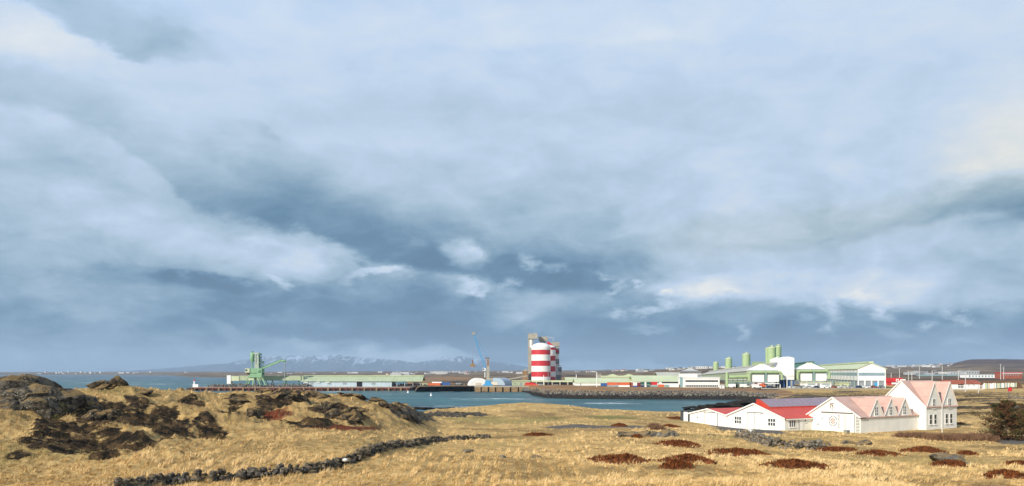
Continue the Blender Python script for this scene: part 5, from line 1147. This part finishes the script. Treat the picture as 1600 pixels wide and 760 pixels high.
o = block('green_roofed_store', 884, 900, 660, 594, 600, 20, GRN, GRNR, 'low store with pale green pitched roof behind the open quay shed', 'store', gable=590.5); fin(o)
o = block('long_green_hall', 899, 992, 600, 598.5, 605, 26, WHT, GRNR, 'long hall with pale green roof and white wall behind the orange containers', 'hall', gable=591.5); openings(o, [(906.5, 908, 598.7, 604.8)], GREY, 'pipe'); fin(o)
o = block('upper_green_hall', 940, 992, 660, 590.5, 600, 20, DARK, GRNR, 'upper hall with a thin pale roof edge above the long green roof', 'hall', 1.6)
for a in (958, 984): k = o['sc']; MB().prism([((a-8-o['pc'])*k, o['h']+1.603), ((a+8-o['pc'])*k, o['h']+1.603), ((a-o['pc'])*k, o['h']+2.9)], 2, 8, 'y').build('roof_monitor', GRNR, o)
fin(o)
o = block('concrete_stack_house', 932, 939.5, 640, 585, 600, 5, BEI, BEI, 'narrow beige concrete shaft rising through the long green roof', 'tower', .3); openings(o, [(935.6, 936.6, 586, 600)], GREY, 'recess'); fin(o)
o = block('wide_green_hall', 990, 1068, 590, 596.5, 605.5, 30, WHT, GRNR, 'broad hall with green roof and dark window strip, left of the office block', 'hall', gable=587.5); openings(o, [(1034, 1066, 594.6+2, 597.2+2)], GLASS, 'window_strip'); openings(o, [(1012, 1030, 597.2, 599.4)], BAND, 'window_strip'); fin(o)
o = block('beige_hipped_hall', 1028, 1064, 700, 587.5, 595, 20, GRNR, GRR, 'hall with flat beige pitched roof above the broad green one', 'hall', gable=582.5); fin(o)
ob = block('office_block', 1067.5, 1124.5, 530, 590.5, 607, 16, WHT, WHTP, 'white three storey office block with two long window strips beside the container yard', 'office block', .4)
openings(ob, [(1071, 1122, 594.4, 597), (1071, 1122, 602.2, 604.6)], GLASS, 'window_strip', -.05); k = ob['sc']
MB().box(-ob['w'], (1096-ob['pc'])*k, .5, 14, ob['h']+.403, (607-584)*k).build('upper_storey', WHT, ob); MB().box((1090-ob['pc'])*k, (1095.5-ob['pc'])*k, .35, .497, (607-589.5)*k, (607-585)*k).build('dark_panel', GREY, ob); MB().box(-ob['w']-1.2, -ob['w']-.003, 1, 4, 0, ob['h']+.5).build('stair_tower', TEAL, ob)
for i in range(14): a = 1073+i*3.6; MB().box((a-ob['pc'])*k-.10, (a-ob['pc'])*k+.10, -.09, -.053, (607-604.6)*k, (607-602.2)*k).build('mullion', WHTP, ob)
fin(ob)
o = block('terraced_villa', 1070, 1090, 1500, 580, 586, 20, DK, LG, 'tiered pale roofed building on the rise right above the office block', 'house', 1.5); k = o['sc']; MB().box(-o['w']*1.6, o['w']*1.6, -2, 20, o['h']-2.2, o['h']-1.2).build('terrace', LG, o); MB().prism([(-9, o['h']+1.5), (9, o['h']+1.5), (0, o['h']+5)], 0, 20, 'y').build('gable_roof', WH, o); fin(o)

# pot line halls
def potline(px, Y, ridge, eave, Wd, Ln, roof, wall, label, base, bands=True, name='smelter_hall'):
    """apex of the near gable shows at px at distance Y; the hall runs back toward a common vanishing point"""
    w = Vector((.225, .974)); rz = math.atan2(-.225, .974)
    o = empty(name, (X(px, Y), Y, base), rz, label, 'hall', 'long smelter halls'); h = eave-base; r = ridge-base; a = Wd/2
    lo = 4.2
    MB().prism([(-a, lo), (a, lo), (a, h), (0, r), (-a, h)], 0, Ln, 'y').build('wall', wall, o)
    MB().box(-a+.6, a-.6, .6, Ln-.6, -1.5, lo-.003).build('lower_wall', GREY if bands else GREY, o)
    MB().prism([(-a-.6, h-.1), (0, r+.05), (a+.6, h-.1), (a+.6, h+.25), (0, r+.4), (-a-.6, h+.25)], -.5, Ln+.5, 'y').build('roof', roof, o)
    MB().box(-1.2, 1.2, 1, Ln-1, r+.2, r+1.1).build('ridge_vent', roof, o)
    if bands:
        MB().box(-a+.5, a-.5, -.08, -.003, h-3.9, h-2.1).build('window_strip', BAND, o); MB().box(-a-.08, -a-.003, .5, Ln-.5, h-3.9, h-2.1).build('window_strip', BAND, o)
        for i in range(5): xx = -a+.4+i*(2*a-.8)/4; MB().box(xx-.35, xx+.35, 0, .5, -1, lo-.003).build('column', WHTP, o)
        for i in range(int(Ln/12)): MB().box(-a-.2, -a-.083, i*12+.2, i*12+.6, lo, h-.1).box(-a, -a+.5, i*12+.2, i*12+.9, -1, lo-.003).build('wall_post', TEAL, o)
        MB().box(1.5, 4.2, .42, .595, 0, 3.2).build('blue_door', LBL, o)
    return o
potline(1362, 480, 19.2, 15.9, 15.2, 270, GRNR, WHT, 'white gabled smelter hall with green roof at the right end of the works', 5.0)
potline(1270, 608, 21.0, 16.0, 17, 260, GRNDK, GRND, 'smelter hall with dark green roof peering over the right scrubber house', 5.0, False)
lh = potline(1213, 535, 19.2, 15.4, 22, 470, GRR, GRN, 'longest smelter hall, grey beige roof running far back behind the left scrubber house', 4.8, False)
lh.rotation_euler = (-R(.56), 0, math.atan2(-(237.7-X(1213, 535)), 465))

def scrubber(px0, px1, Y, apex, label):
    k = S(Y); c = (px0+px1)/2; w = (px1-px0)/2*k; b = 5.0; o = empty('scrubber_house', (X(c, Y), Y, b), 0, label, 'scrubber house', 'scrubber houses with green ducts'); z = lambda d: Z(d, Y)-b
    y0 = apex
    MB().raw([(-w, 0, z(y0+9.3)), (w, 0, z(y0+9.3)), (w, 12, z(y0+9.3)), (-w, 12, z(y0+9.3)), (-1.6, 5, z(y0)), (1.6, 5, z(y0)), (1.6, 7, z(y0)), (-1.6, 7, z(y0))],
             [(0, 1, 5, 4), (1, 2, 6, 5), (2, 3, 7, 6), (3, 0, 4, 7), (4, 5, 6, 7), (3, 2, 1, 0)]).build('hipped_roof', WHT, o)
    MB().box(-1.5, 1.5, 5.1, 6.9, z(y0)+.003, z(y0-1.6)).build('roof_cap', GRNR, o)
    MB().box(-w+.4, w-.4, .8, 11, z(y0+27), z(y0+9.3)-.003).build('core', GRN, o)
    for a, b2 in ((-w+.6, -.9), (1.1, w-.4)): MB().box(a, b2, -1.6, .79, z(y0+27), z(y0+16)).build('filter_block', WHT, o)
    for sx in (-1, 1):
        d = MB(); pts = [(0, z(y0+12)), (sx*(w+.2), z(y0+12)), (sx*(w+1.4), z(y0+14.5)), (sx*(w+1.4), z(y0+24))]
        for p_, q_ in zip(pts[:-1], pts[1:]): d.tube((p_[0], -1.3, p_[1]), (q_[0], -1.3, q_[1]), .72, n=14)
        d.build('duct', GRNS, o)
    for xx in (-w+1, -w/2, 0, w/2, w-1): MB().box(xx-.2, xx+.2, -1.2, -.8, -1, z(y0+27)-.003).build('stilt', STEEL, o)
    MB().box(-w*.5, w*.2, 0, 6, -1, z(y0+29)).build('ground_room', GREY, o)
    MB().box(-.35, .35, -2.3, -1.62, -1, z(y0+13)).build('riser_pipe', TEAL, o)
    MB().box(-w*.6, w*.9, -3.5, -1.5, z(y0+30)-.1, z(y0+29)).build('canopy', WHTP, o)
    return o
scrubber(1173.5, 1217, 496, 569.8, 'white scrubber house with hipped roof and green duct, left of the tall white tower')
scrubber(1249, 1291, 494, 568, 'white scrubber house with hipped roof and green duct, right of the tall white tower')
Y = 500; o = empty('tall_white_tower', (0, Y, 0), 0, 'tall windowless white tower raised on dark stilts between the scrubber houses', 'tower')
MB().prism([(X(1216.6, Y), Z(593.5, Y)), (X(1239.3, Y), Z(593.5, Y)), (X(1239.3, Y), Z(559.5, Y)), (X(1230, Y), Z(557.5, Y)), (X(1216.6, Y), Z(559.8, Y))], -2, 9, 'y').build('body', WHTP, o)
for px in (1218, 1224, 1232, 1238.5): MB().box(X(px, Y)-.35, X(px, Y)+.35, -1.5, -.8, 3.5, Z(593.5, Y)-.003).build('stilt', BLU, o)
MB().box(X(1218, Y), X(1238.5, Y), 4, 8, 3.5, Z(593.6, Y)-.003).build('undercroft_shade', NVY, o)  # navy box fills the void below the tower, its shade put into colour
MB().box(X(1216.5, Y), X(1239.4, Y), -2.12, -2.003, Z(588.4, Y), Z(587.2, Y)).build('cladding_rail', CR, o)
MB().box(X(1207, Y), X(1216.5, Y), 1, 5, Z(566.5, Y), Z(561.5, Y)).bar((X(1207, Y), 3, Z(562, Y)), (X(1219, Y), 3, Z(557.5, Y)), .4).build('link_bridge', WHT, o)
Y = 505; o = empty('green_duct_line', (0, Y, 0), 0, 'thick pale green duct on posts running left from the left scrubber house', 'duct')
MB().tube((X(1139, Y), 0, Z(589.5, Y)), (X(1174, Y), 0, Z(588.5, Y)), .95, n=16).build('duct', GRNS, o); MB().tube((X(1136, Y), 0, 4), (X(1136, Y), 0, Z(583.5, Y)), .9, n=16).lathe((X(1136, Y), 0, Z(583.5, Y)), [(.9, 0), (1.1, .2), (0, .9)], 16).build('riser', GRNS, o)
for px in (1145, 1153, 1161, 1169): MB().bar((X(px, Y), 0, 4), (X(px, Y), 0, Z(591, Y)), .3).build('post', GRNDK, o)
for px in range(1142, 1176, 3): pass
# green silos
def gsilo(px, Y, rpx, top, label, rail=True):
    r = rpx*S(Y); b = 4.8; h = Z(top, Y)-b; o = empty('green_silo', (X(px, Y), Y, b), 0, label, 'silo', 'pale green silos of the works')
    MB().lathe((0, 0, 0), [(r, -1), (r, h)], 28).build('shell', GRNS, o); MB().lathe((0, 0, 0), [(r*1.04, h-.4), (r*1.04, h+.003), (0, h+r*.22)], 28).build('roof', GRNR, o)
    if rail:
        m_ = MB()
        for i in range(12): t_ = i*math.pi/6; m_.bar((r*math.cos(t_), r*math.sin(t_), h), (r*math.cos(t_), r*math.sin(t_), h+1.1), .12)
        for i in range(12): t_, u = i*math.pi/6, (i+1)*math.pi/6; m_.bar((r*math.cos(t_), r*math.sin(t_), h+1.1), (r*math.cos(u), r*math.sin(u), h+1.1), .12)
        m_.build('railing', GRNS, o); MB().box(-.5, .7, -.5, .5, h+r*.2, h+r*.2+1.3).build('filter_box', GRNR, o)
    MB().box(r*.72, r*.72+.5, -r*.75, -r*.6, 0, h+.5).build('ladder', GRNDK, o)
gsilo(1205.6, 640, 6.3, 543.5, 'tall pale green silo, front one of the pair beside the tall white tower'); gsilo(1215.8, 655, 4.4, 541.5, 'tall slimmer green silo, right one of the pair'); gsilo(1200.5, 668, 4.4, 544, 'dark shaded green silo showing behind the left of the pair', False)
gsilo(1166, 790, 6.1, 553.5, 'thick green silo standing alone above the roof, third from the left'); gsilo(1138.5, 930, 5.0, 560.5, 'green silo second from the left behind the long roof'); gsilo(1118.5, 1100, 4.0, 567, 'smallest and farthest green silo, first from the left')
block('roof_plant_room', 1179, 1194, 735, 566.5, 575, 8, GRNS, GRNR, 'small green plant room with a cap on the long roof left of the tall silos', 'plant room', .4); fin(bpy.data.objects[[q.name for q in bpy.data.objects if q.name.startswith('roof_plant_room')][-1]])
o = block('low_gatehouse', 1257.5, 1299, 486, 598.5, 605.2, 8, WHTP, GRNR, 'low white annex with green roof edge in front of the right scrubber house', 'annex', .5); openings(o, [(1277, 1281, 599.5, 605)], GREY, 'door'); openings(o, [(1262, 1274, 599.8, 601.5), (1284, 1297, 599.8, 601.5)], BAND); fin(o)
o = block('small_green_shop', 1312, 1327, 490, 598.5, 605, 8, GRNR, GRNR, 'small pale green workshop under the side wall of the white hall', 'workshop', .4); openings(o, [(1315, 1318, 600.5, 605)], GREY, 'door'); fin(o)
o = block('cream_kiosk', 1126, 1132, 500, 602, 606.8, 3, WHTP, WHTP, 'small white cabin just right of the office block', 'cabin', .2); openings(o, [(1127, 1128.4, 603.3, 606.7)], GREY, 'door'); fin(o)
# clutter of pipes and cabinets below the long hall
o = empty('pipe_rack', (0, 515, 0), 0, 'long steel pipe rack with bundled pipes below the long smelter hall', 'pipe rack'); Y = 515
for px in range(1134, 1176, 5): MB().bar((X(px, Y), 0, 4), (X(px, Y), 0, Z(593, Y)), .3).build('post', STEEL, o)
for py, m_ in ((594, STEEL), (596.5, GRNS), (599, TEAL)): MB().tube((X(1133, Y), -.3, Z(py, Y)), (X(1175, Y), -.3, Z(py, Y)), .30, n=8).build('pipe', m_, o)
for i, px in enumerate((1140, 1150, 1158, 1168)): MB().box(X(px, Y), X(px+5, Y), .5, 3, 4, Z(599.5+(i % 2)*1.5, Y)).build('cabinet', [GREY, DARK, TEAL, GREY][i], o)

# containers
def container(px0, px1, py0, py1, Y, mat, label, lines=8, end=None):
    k = S(Y); w = (px1-px0)*k; h = (py1-py0)*k; o = empty('shipping_container', (X(px0, Y), Y, Z(py1, Y)), 0, label, 'container', 'containers stacked on the yard')
    b = MB().box(.05, w-.05, .05, 2.4, .05, h-.05); b.build('body', mat, o); n = max(2, int(w/1.2)); r_ = MB()
    for i in range(n): x = w*(i+.5)/n; r_.box(x-.22, x+.22, 0, .047, .15, h-.15)
    r_.build('ribs', mat, o); f = MB()
    for xx in (0, w-.12):
        for yy in (0, 2.33): f.box(xx, xx+.12, yy, yy+.12, 0, h)
    f.build('corner_posts', end or mat, o); return o
CB = 606.2
container(939, 949, 598.8, 603.6, 560, BLU, 'blue container at the left end of the yard'); container(949.2, 965, 597.5, 602.2, 540, ORG, 'orange container on the upper row, left one'); container(966, 984, 597.5, 602.2, 540, ORG, 'orange container on the upper row, right one', end=RUST)
container(949.2, 965, 602.3, CB, 540, GREY, 'grey container under the left orange one'); container(966, 984, 602.3, CB, 540, WHTP, 'white container under the right orange one'); container(984.2, 989, 597.5, CB, 541, RBR, 'rust brown container standing end on beside the orange ones')  # rust brown box gives the shaded side of the orange containers by colour
container(989.2, 996, 602.8, CB, 539, BLU, 'small blue container at ground level beside the brown one'); container(996.2, 1001, 598, CB, 541, MAR, 'maroon tall container left of the navy stack')
container(1001.2, 1007, 597.3, 601.6, 540, DGR, 'dark green container on top of the navy one'); container(1001.2, 1007, 601.8, CB, 540, NVY, 'navy container at the foot of its stack'); container(1007.1, 1010, 597.3, 601.6, 539.5, WHTP, 'white end of a narrow container, upper of two'); container(1007.1, 1010, 601.8, CB, 539.5, WHTP, 'white end of a narrow container, lower of two')
container(1010.2, 1016.4, 597.3, 601.6, 540, DGR, 'upper dark green container right of the white ends'); container(1010.2, 1016.4, 601.8, CB, 540, DGR, 'lower dark green container right of the white ends', end=WHTP)
container(1016.6, 1027, 597, 602, 541, REDP, 'bright red container on top of the grey blue one'); container(1016.6, 1028, 602.2, CB, 540.5, TEAL, 'grey blue ribbed container under the bright red one')
container(1029, 1038, 601, CB, 538, ORG, 'faded orange container left of the teal one'); container(1038.2, 1046, 601.4, CB, 538, TEAL, 'teal and white container left of the long white one', end=WHTP); container(1046.6, 1061, 600.8, CB, 537, WHTP, 'long plain white container next to the office block'); container(1061.5, 1066, 601.2, CB, 539, RUST, 'brown container squeezed against the office block')
container(785, 800, 602.2, 605.6, 602, BLU, 'blue container on the crane quay'); container(669, 688, 599, 605, 648, ORG, 'orange container on the shore left of the arched halls'); container(690, 703, 597.5, 604.8, 650, BLU, 'dark blue container right of the orange shore container'); container(659.5, 668, 599, 604.8, 650, GRN, 'pale green container left of the orange shore container'); container(712, 722, 598.5, 602.5, 660, GREY, 'grey container between the blue one and the arched halls'); container(675, 690, 596.8, 598.8, 650, WHTP, 'white flat container on top behind the orange shore container')
container(636, 650, 600, 605, 655, RBR, 'brown container on the dark scrap shore'); container(645, 655, 597.5, 600, 658, WHTP, 'white container behind the brown one on the shore')
o = empty('pipe_stack', (0, 600, 0), 0, 'stack of orange red pipes on the quay left of the yellow post', 'pipes'); Y = 600
for r_ in range(3):
    for c_ in range(4-r_): MB().tube((X(819+r_, Y), c_*.9+r_*.45, 4.7+r_*.75), (X(841-r_*3, Y), c_*.9+r_*.45, 4.7+r_*.75), .42, n=10).build('pipe', REDP if r_ else ORG, o)

# masts and lamps
def mast(px, pt, pb, Y, r, mat, label, head=None, group=None, name='lamp_post'):
    b = Z(pb, Y); o = empty(name, (X(px, Y), Y, b), 0, label, 'lamp post' if name == 'lamp_post' else 'mast', group); h = Z(pt, Y)-b
    MB().tube((0, 0, -2), (0, 0, h), r*1.3, r, 8).build('shaft', mat, o)
    if head == 'lamp': MB().bar((-.9, 0, h+.05), (.9, 0, h+.05), .45, .25).build('lamp_head', mat, o)
    elif head == 'arm': MB().bar((0, 0, h), (1.6, 0, h+.25), .12).box(1.2, 2.1, -.2, .2, h+.1, h+.28).build('lamp_arm', mat, o)
    return o
mast(849.5, 586.5, 605, 618, .22, WHTP, 'short white mast in front of the foremost striped silo', name='mast'); mast(856.5, 580, 606, 612, .14, GREY, 'thin grey mast right of the short white mast', name='mast'); mast(850.5, 602.5, 612, 588, .35, pbr('yellow_paint', (.70, .42, .04), .5), 'stout yellow post at the right end of the crane quay', name='mast')
mast(900.5, 585.5, 600, 620, .22, WHTP, 'white mast at the left end of the long green roof', name='mast'); mast(932.5, 581.5, 606, 545, .20, WHTP, 'tall white mast on the bank before the concrete shaft', name='mast'); mast(1229.8, 588, 607, 470, .20, WHTP, 'white lamp mast in front of the tall white tower', 'lamp'); mast(1219, 601, 607, 470, .22, WHTP, 'short white bollard post left of the white lamp mast', name='mast')
G_ = 'street lamps on the plain behind the tall house'
for px, pt, pb, Y, hd, lb in [(1405.5, 576.5, 591, 640, 'lamp', 'lamp post above the red kiosk'), (1392.5, 583, 594, 620, None, 'short bare post left of the red kiosk'), (1419.5, 580.5, 598, 520, 'lamp', 'left lamp of the close pair above the tall house roof'), (1424.8, 580.5, 598, 520, 'lamp', 'right lamp of the close pair above the tall house roof'),
                              (1436.5, 572, 589, 760, 'arm', 'tall white lamp left of the roof centre'), (1456.5, 579.5, 600, 420, 'arm', 'lamp post rising straight behind the front gable point'), (1472.3, 571, 592, 700, None, 'tall bare white pole right of the roof centre'), (1497.5, 579.5, 600, 560, 'arm', 'lamp post beside the left end of the rust roofed shed'),
                              (1508.5, 582, 609, 420, 'arm', 'near lamp post in front of the rust roofed shed'), (1514.5, 575.5, 592, 900, None, 'thin dark pole behind the rust roofed shed'), (1528.8, 601.5, 611, 400, None, 'short bluish post at the right end of the rust roofed shed'), (1563.5, 569.5, 590, 760, 'lamp', 'tallest white lamp post by the distant red building'), (1568.2, 574, 590, 800, 'lamp', 'slimmer lamp post just right of the tallest one')]:
    mast(px, pt, pb, Y, .17*max(1, Y/520), STEEL if px != 1514.5 else GREY, lb, hd, G_)

# right background
Y = 470; k = S(Y)
o = block('red_kiosk', 1393, 1408.5, 560, 597.5, 603.5, 8, REDP, REDP, 'red kiosk with a white sign and pale band, left above the tall house', 'kiosk', .3)
MB().box(-o['w']-.3, o['w']+.3, -1.2, 8, o['h']+.303, o['h']+2.9).build('fascia', REDP, o); MB().box(-o['w'], o['w'], -.9, -.003, o['h']-1.4, o['h']-.2).build('pale_band', WHTP, o)
sg = MB().box(-.9, 1.0, -1.32, -1.203, o['h']+.4, o['h']+2.2).build('sign_letter', WHTP, o); MB().box(-.35, .45, -1.36, -1.323, o['h']+.8, o['h']+1.7).build('sign_core', REDP, sg); MB().box(2.0, 5.6, -1.32, -1.203, o['h']+1.2, o['h']+2.0).build('sign_strip', WHTP, o); fin(o)
fr = empty('white_picket_fence', (0, 570, 0), 0, 'short white picket fence left of the red kiosk', 'fence')
for i in range(14): px = 1380.5+i; MB().box(X(px, 570)-.12, X(px, 570)+.12, 0, .12, 4, Z(598.5, 570)).build('picket', WHTP, fr)
MB().box(X(1380, 570), X(1394, 570), .125, .2, Z(600, 570), Z(599.3, 570)).build('rail', WHTP, fr)
o = block('rust_roofed_shed', 1478, 1531, 462, 600, 606.8, 9, WHTP, RBR, 'long low shed with rust brown roof and pale wall right of the tall house', 'shed', gable=594.5); openings(o, [(1497, 1506, 601, 606.6)], DARK, 'opening'); openings(o, [(1482, 1485, 601.5, 604), (1512, 1515, 601.5, 604), (1520, 1523, 601.5, 604)], GREY); fin(o)  # the dark panel paints the shade of an open bay on a closed wall
ft = empty('panel_fence', (0, 455, 0), 0, 'uneven fence of pale upright panels in the right field', 'fence')
for i in range(34):
    px = 1537+i*1.55; h_ = rr.uniform(-.5, .7); b_ = 606.8-i*.10
    MB().box(X(px, 455)-.24, X(px, 455)+.24, rr.uniform(0, .2), .3, Z(b_, 455)-.5, Z(599.3-i*.03+h_, 455)).build('panel', [WHTP, GRNR, CR, TEAL][rr.choice([0, 0, 1, 2, 3])], ft)
MB().box(X(1536, 455), X(1589, 455), .31, .42, Z(603, 455), Z(602.3, 455)).build('rail', GREY, ft)
fp2 = empty('post_fence', (0, 440, 0), 0, 'thin pale post fence in front of the rust roofed shed', 'fence')
for i in range(22): px = 1487+i*2.3; MB().box(X(px, 440)-.09, X(px, 440)+.09, 0, .15, 3.5, Z(602, 440)).build('post', WHTP, fp2)
MB().box(X(1486, 440), X(1537, 440), .155, .23, Z(603.2, 440), Z(602.7, 440)).build('rail', WHTP, fp2)
for i in range(16): 
    px = 1536+i*3.5; Yb = 478; rn = np.random.default_rng(400+i); k_ = 420; st = rn.normal(0, 1.1, (k_, 2)); d_ = np.stack([rn.normal(0, .6, k_), rn.normal(0, .5, k_), rn.uniform(1.2, 5.0, k_)], -1); a_ = rn.uniform(0, 3.14, k_); hw = .13; b0 = np.stack([st[:, 0], st[:, 1], st[:, 0]*0], -1); o_ = np.stack([np.cos(a_)*hw, np.sin(a_)*hw, a_*0], -1)
    tag(mesh_np('thicket_bush', np.stack([b0-o_, b0+o_, b0+d_], 1).reshape(-1, 3), np.arange(3*k_).reshape(-1, 3), TWIG, loc=(X(px, Yb), Yb, 4.8)), '%s tall bare bush from the left in the row behind the panel fence' % ORD[i], 'bush', 'bushes behind the panel fence')
o = block('long_red_building', 1566, 1597, 900, 582.5, 590, 14, RBR, REDP, 'long two storey red building with white trim far behind the panel fence', 'building', .6); MB().box(-o['w'], o['w'], -.2, -.003, o['h']-1.0, o['h']-.4).build('white_trim', WHTP, o); openings(o, [(1570+i*4, 1572+i*4, 585, 587) for i in range(6)], GREY); fin(o)
o = block('long_white_depot', 1511, 1563, 1000, 585.8, 589.6, 16, WHTP, LG, 'long low white depot left of the far red building', 'depot', .5); openings(o, [(1514+i*5, 1516.5+i*5, 587, 589.4) for i in range(9)], BAND, 'gate'); fin(o)
o = block('greenhouse_row', 1447, 1510, 1250, 585.6, 588.4, 30, TEAL, LG, 'low grey green greenhouse row on the plain behind the tall house', 'greenhouse', .4); openings(o, [(1452+i*8, 1456+i*8, 586.4, 588.2) for i in range(7)], BAND); fin(o)
# red board in the field
Yr = 330; o = empty('red_field_sign', (X(1578, Yr), Yr, 3.6), 0, 'bright red board with a dark cap on a short post out in the right field', 'sign')
MB().tube((0, 0, -1.5), (0, 0, 3.1), .10).tube((-.6, .1, -1.5), (-.6, .1, 3.1), .10).build('post', GREYD, o); MB().prism([(-.7, 2.9), (.6, 2.9), (.75, 3.3), (.65, 4.1), (.3, 4.4), (-.4, 4.4), (-.65, 4.1)], -.25, .25, 'y').build('board', REDP, o); MB().box(-.1, .5, -.3, .3, 4.403, 4.65).build('cap', DARK, o)

# service road with kerb and cars
rd = MB(); rd.box(X(1190, 462), X(1395, 462), 462, 480, 4.96, 5.06); tag(rd.build('service_road', ASPH), kind='structure')
kb = MB(); kb.box(X(1190, 461), X(1395, 461), 461.4, 461.9, 4.6, 5.20); tag(kb.build('kerb', BEI), kind='structure')
def car_proto():
    o = empty('parked_car', (0, 0, 0), 0, 'x', 'car', 'cars parked by the works')
    MB().prism([(-2.1, .32), (2.1, .32), (2.15, .75), (1.9, .92), (-2.0, .95), (-2.15, .7)], -.85, .85, 'y').build('body', WHTP, o)
    MB().prism([(-1.6, .953), (1.15, .925), (.55, 1.42), (-1.15, 1.45)], -.74, .74, 'y').build('cabin', GLASS, o)
    MB().prism([(-1.1, 1.453), (.5, 1.425), (.45, 1.48), (-1.05, 1.5)], -.72, .72, 'y').build('roof', WHTP, o)
    for x in (-1.3, 1.3):
        for y in (-.82, .82): MB().tube((x, y-.1, .33), (x, y+.1, .33), .33, n=14).build('wheel', TYRE, o)
    for y in (-.6, .6): MB().box(2.1, 2.17, y-.18, y+.18, .55, .72).build('headlight', STEEL, o)
    return o
def van_proto():
    o = empty('parked_van', (0, 0, 0), 0, 'x', 'van', 'vans parked by the works')
    MB().prism([(-2.7, .4), (2.6, .4), (2.65, 1.1), (1.9, 1.3), (1.4, 2.25), (-2.7, 2.3)], -.95, .95, 'y').build('body', WHTP, o); MB().prism([(1.45, 1.35), (1.95, 1.30), (1.48, 2.1), (1.0, 2.1), (1.0, 1.35)], -.96, -.953, 'y').build('window', GLASS, o)
    for x in (-1.7, 1.7):
        for y in (-.9, .9): MB().tube((x, y-.12, .38), (x, y+.12, .38), .38, n=14).build('wheel', TYRE, o)
    return o
cols_ = {'white': WHTP, 'grey': GREY, 'black': NVY, 'silver': STEEL, 'red': REDP, 'brown': RBR, 'blue': BLU}
CARS = [(1203, 'black', 'left of the white bollard post'), (1248, 'grey', 'under the left duct of the right scrubber house'), (1255, 'white', 'at the left corner of the low annex'), (1264.5, 'silver', 'before the left windows of the low annex'), (1274.5, 'black', 'before the door of the low annex'), (1292, 'white', 'before the right windows of the low annex'), (1301.5, 'brown', 'just past the right corner of the low annex'),
        (1309.5, 'white', 'left of the small green workshop'), (1319, 'silver', 'in front of the small green workshop'), (1330, 'silver', 'right of the small green workshop'), (1342, 'black', 'at the left corner of the white gable'), (1353.5, 'white', 'under the middle of the white gable'), (1365, 'brown', 'before the blue door of the white gable'), (1377, 'grey', 'at the right corner of the white gable'), (1238, 'white', 'under the tall white tower')]
cp_ = car_proto(); first = True
for px, c, w_ in CARS:
    o = cp_ if first else copy_tree(cp_); first = False; Yc = 468+rr.uniform(-3, 6)
    o.location = (X(px, Yc), Yc, 5.06); o.rotation_euler = (0, 0, rr.choice([.1, 3.2, .3, -.2, 2.9])); o['label'] = '%s car parked %s' % (c, w_)
    for ch in o.children:
        if ch.name.split('.')[0] in ('body', 'roof'):
            ch.data = ch.data.copy(); ch.data.materials.clear(); ch.data.materials.append(cols_[c])
vp = van_proto(); vp.location = (X(1163.5, 500), 500, 4.7); vp['label'] = 'white van parked below the long smelter hall'
v2 = copy_tree(vp, (X(1182.5, 486), 486, 4.7), 'white van nosing the orange truck before the left scrubber house', .1)
v3 = copy_tree(vp, (X(1142, 505), 505, 4.7), 'white van at the left end of the pipe rack', 3.1)
tk = empty('orange_truck', (X(1187, 488), 488, 4.7), 0, 'orange red tipper truck in front of the left scrubber house', 'truck')
MB().prism([(-3, 1.1), (1.2, 1.1), (1.4, 2.5), (-3.2, 2.5)], -1.2, 1.2, 'y').build('tipper', ORG, tk); MB().prism([(1.4, .7), (3.2, .7), (3.2, 1.9), (2.9, 2.9), (1.4, 2.9)], -1.15, 1.15, 'y').build('cab', ORG, tk); MB().box(-3, 3.1, -.5, .5, .6, 1.05).build('chassis', DARK, tk); MB().prism([(2.2, 1.9), (3.1, 1.9), (2.9, 2.7), (2.2, 2.7)], -1.17, -1.153, 'y').build('window', GLASS, tk)
for x in (-2.2, -1.1, 2.3):
    for y in (-1.05, 1.05): MB().tube((x, y-.15, .5), (x, y+.15, .5), .5, n=14).build('wheel', TYRE, tk)
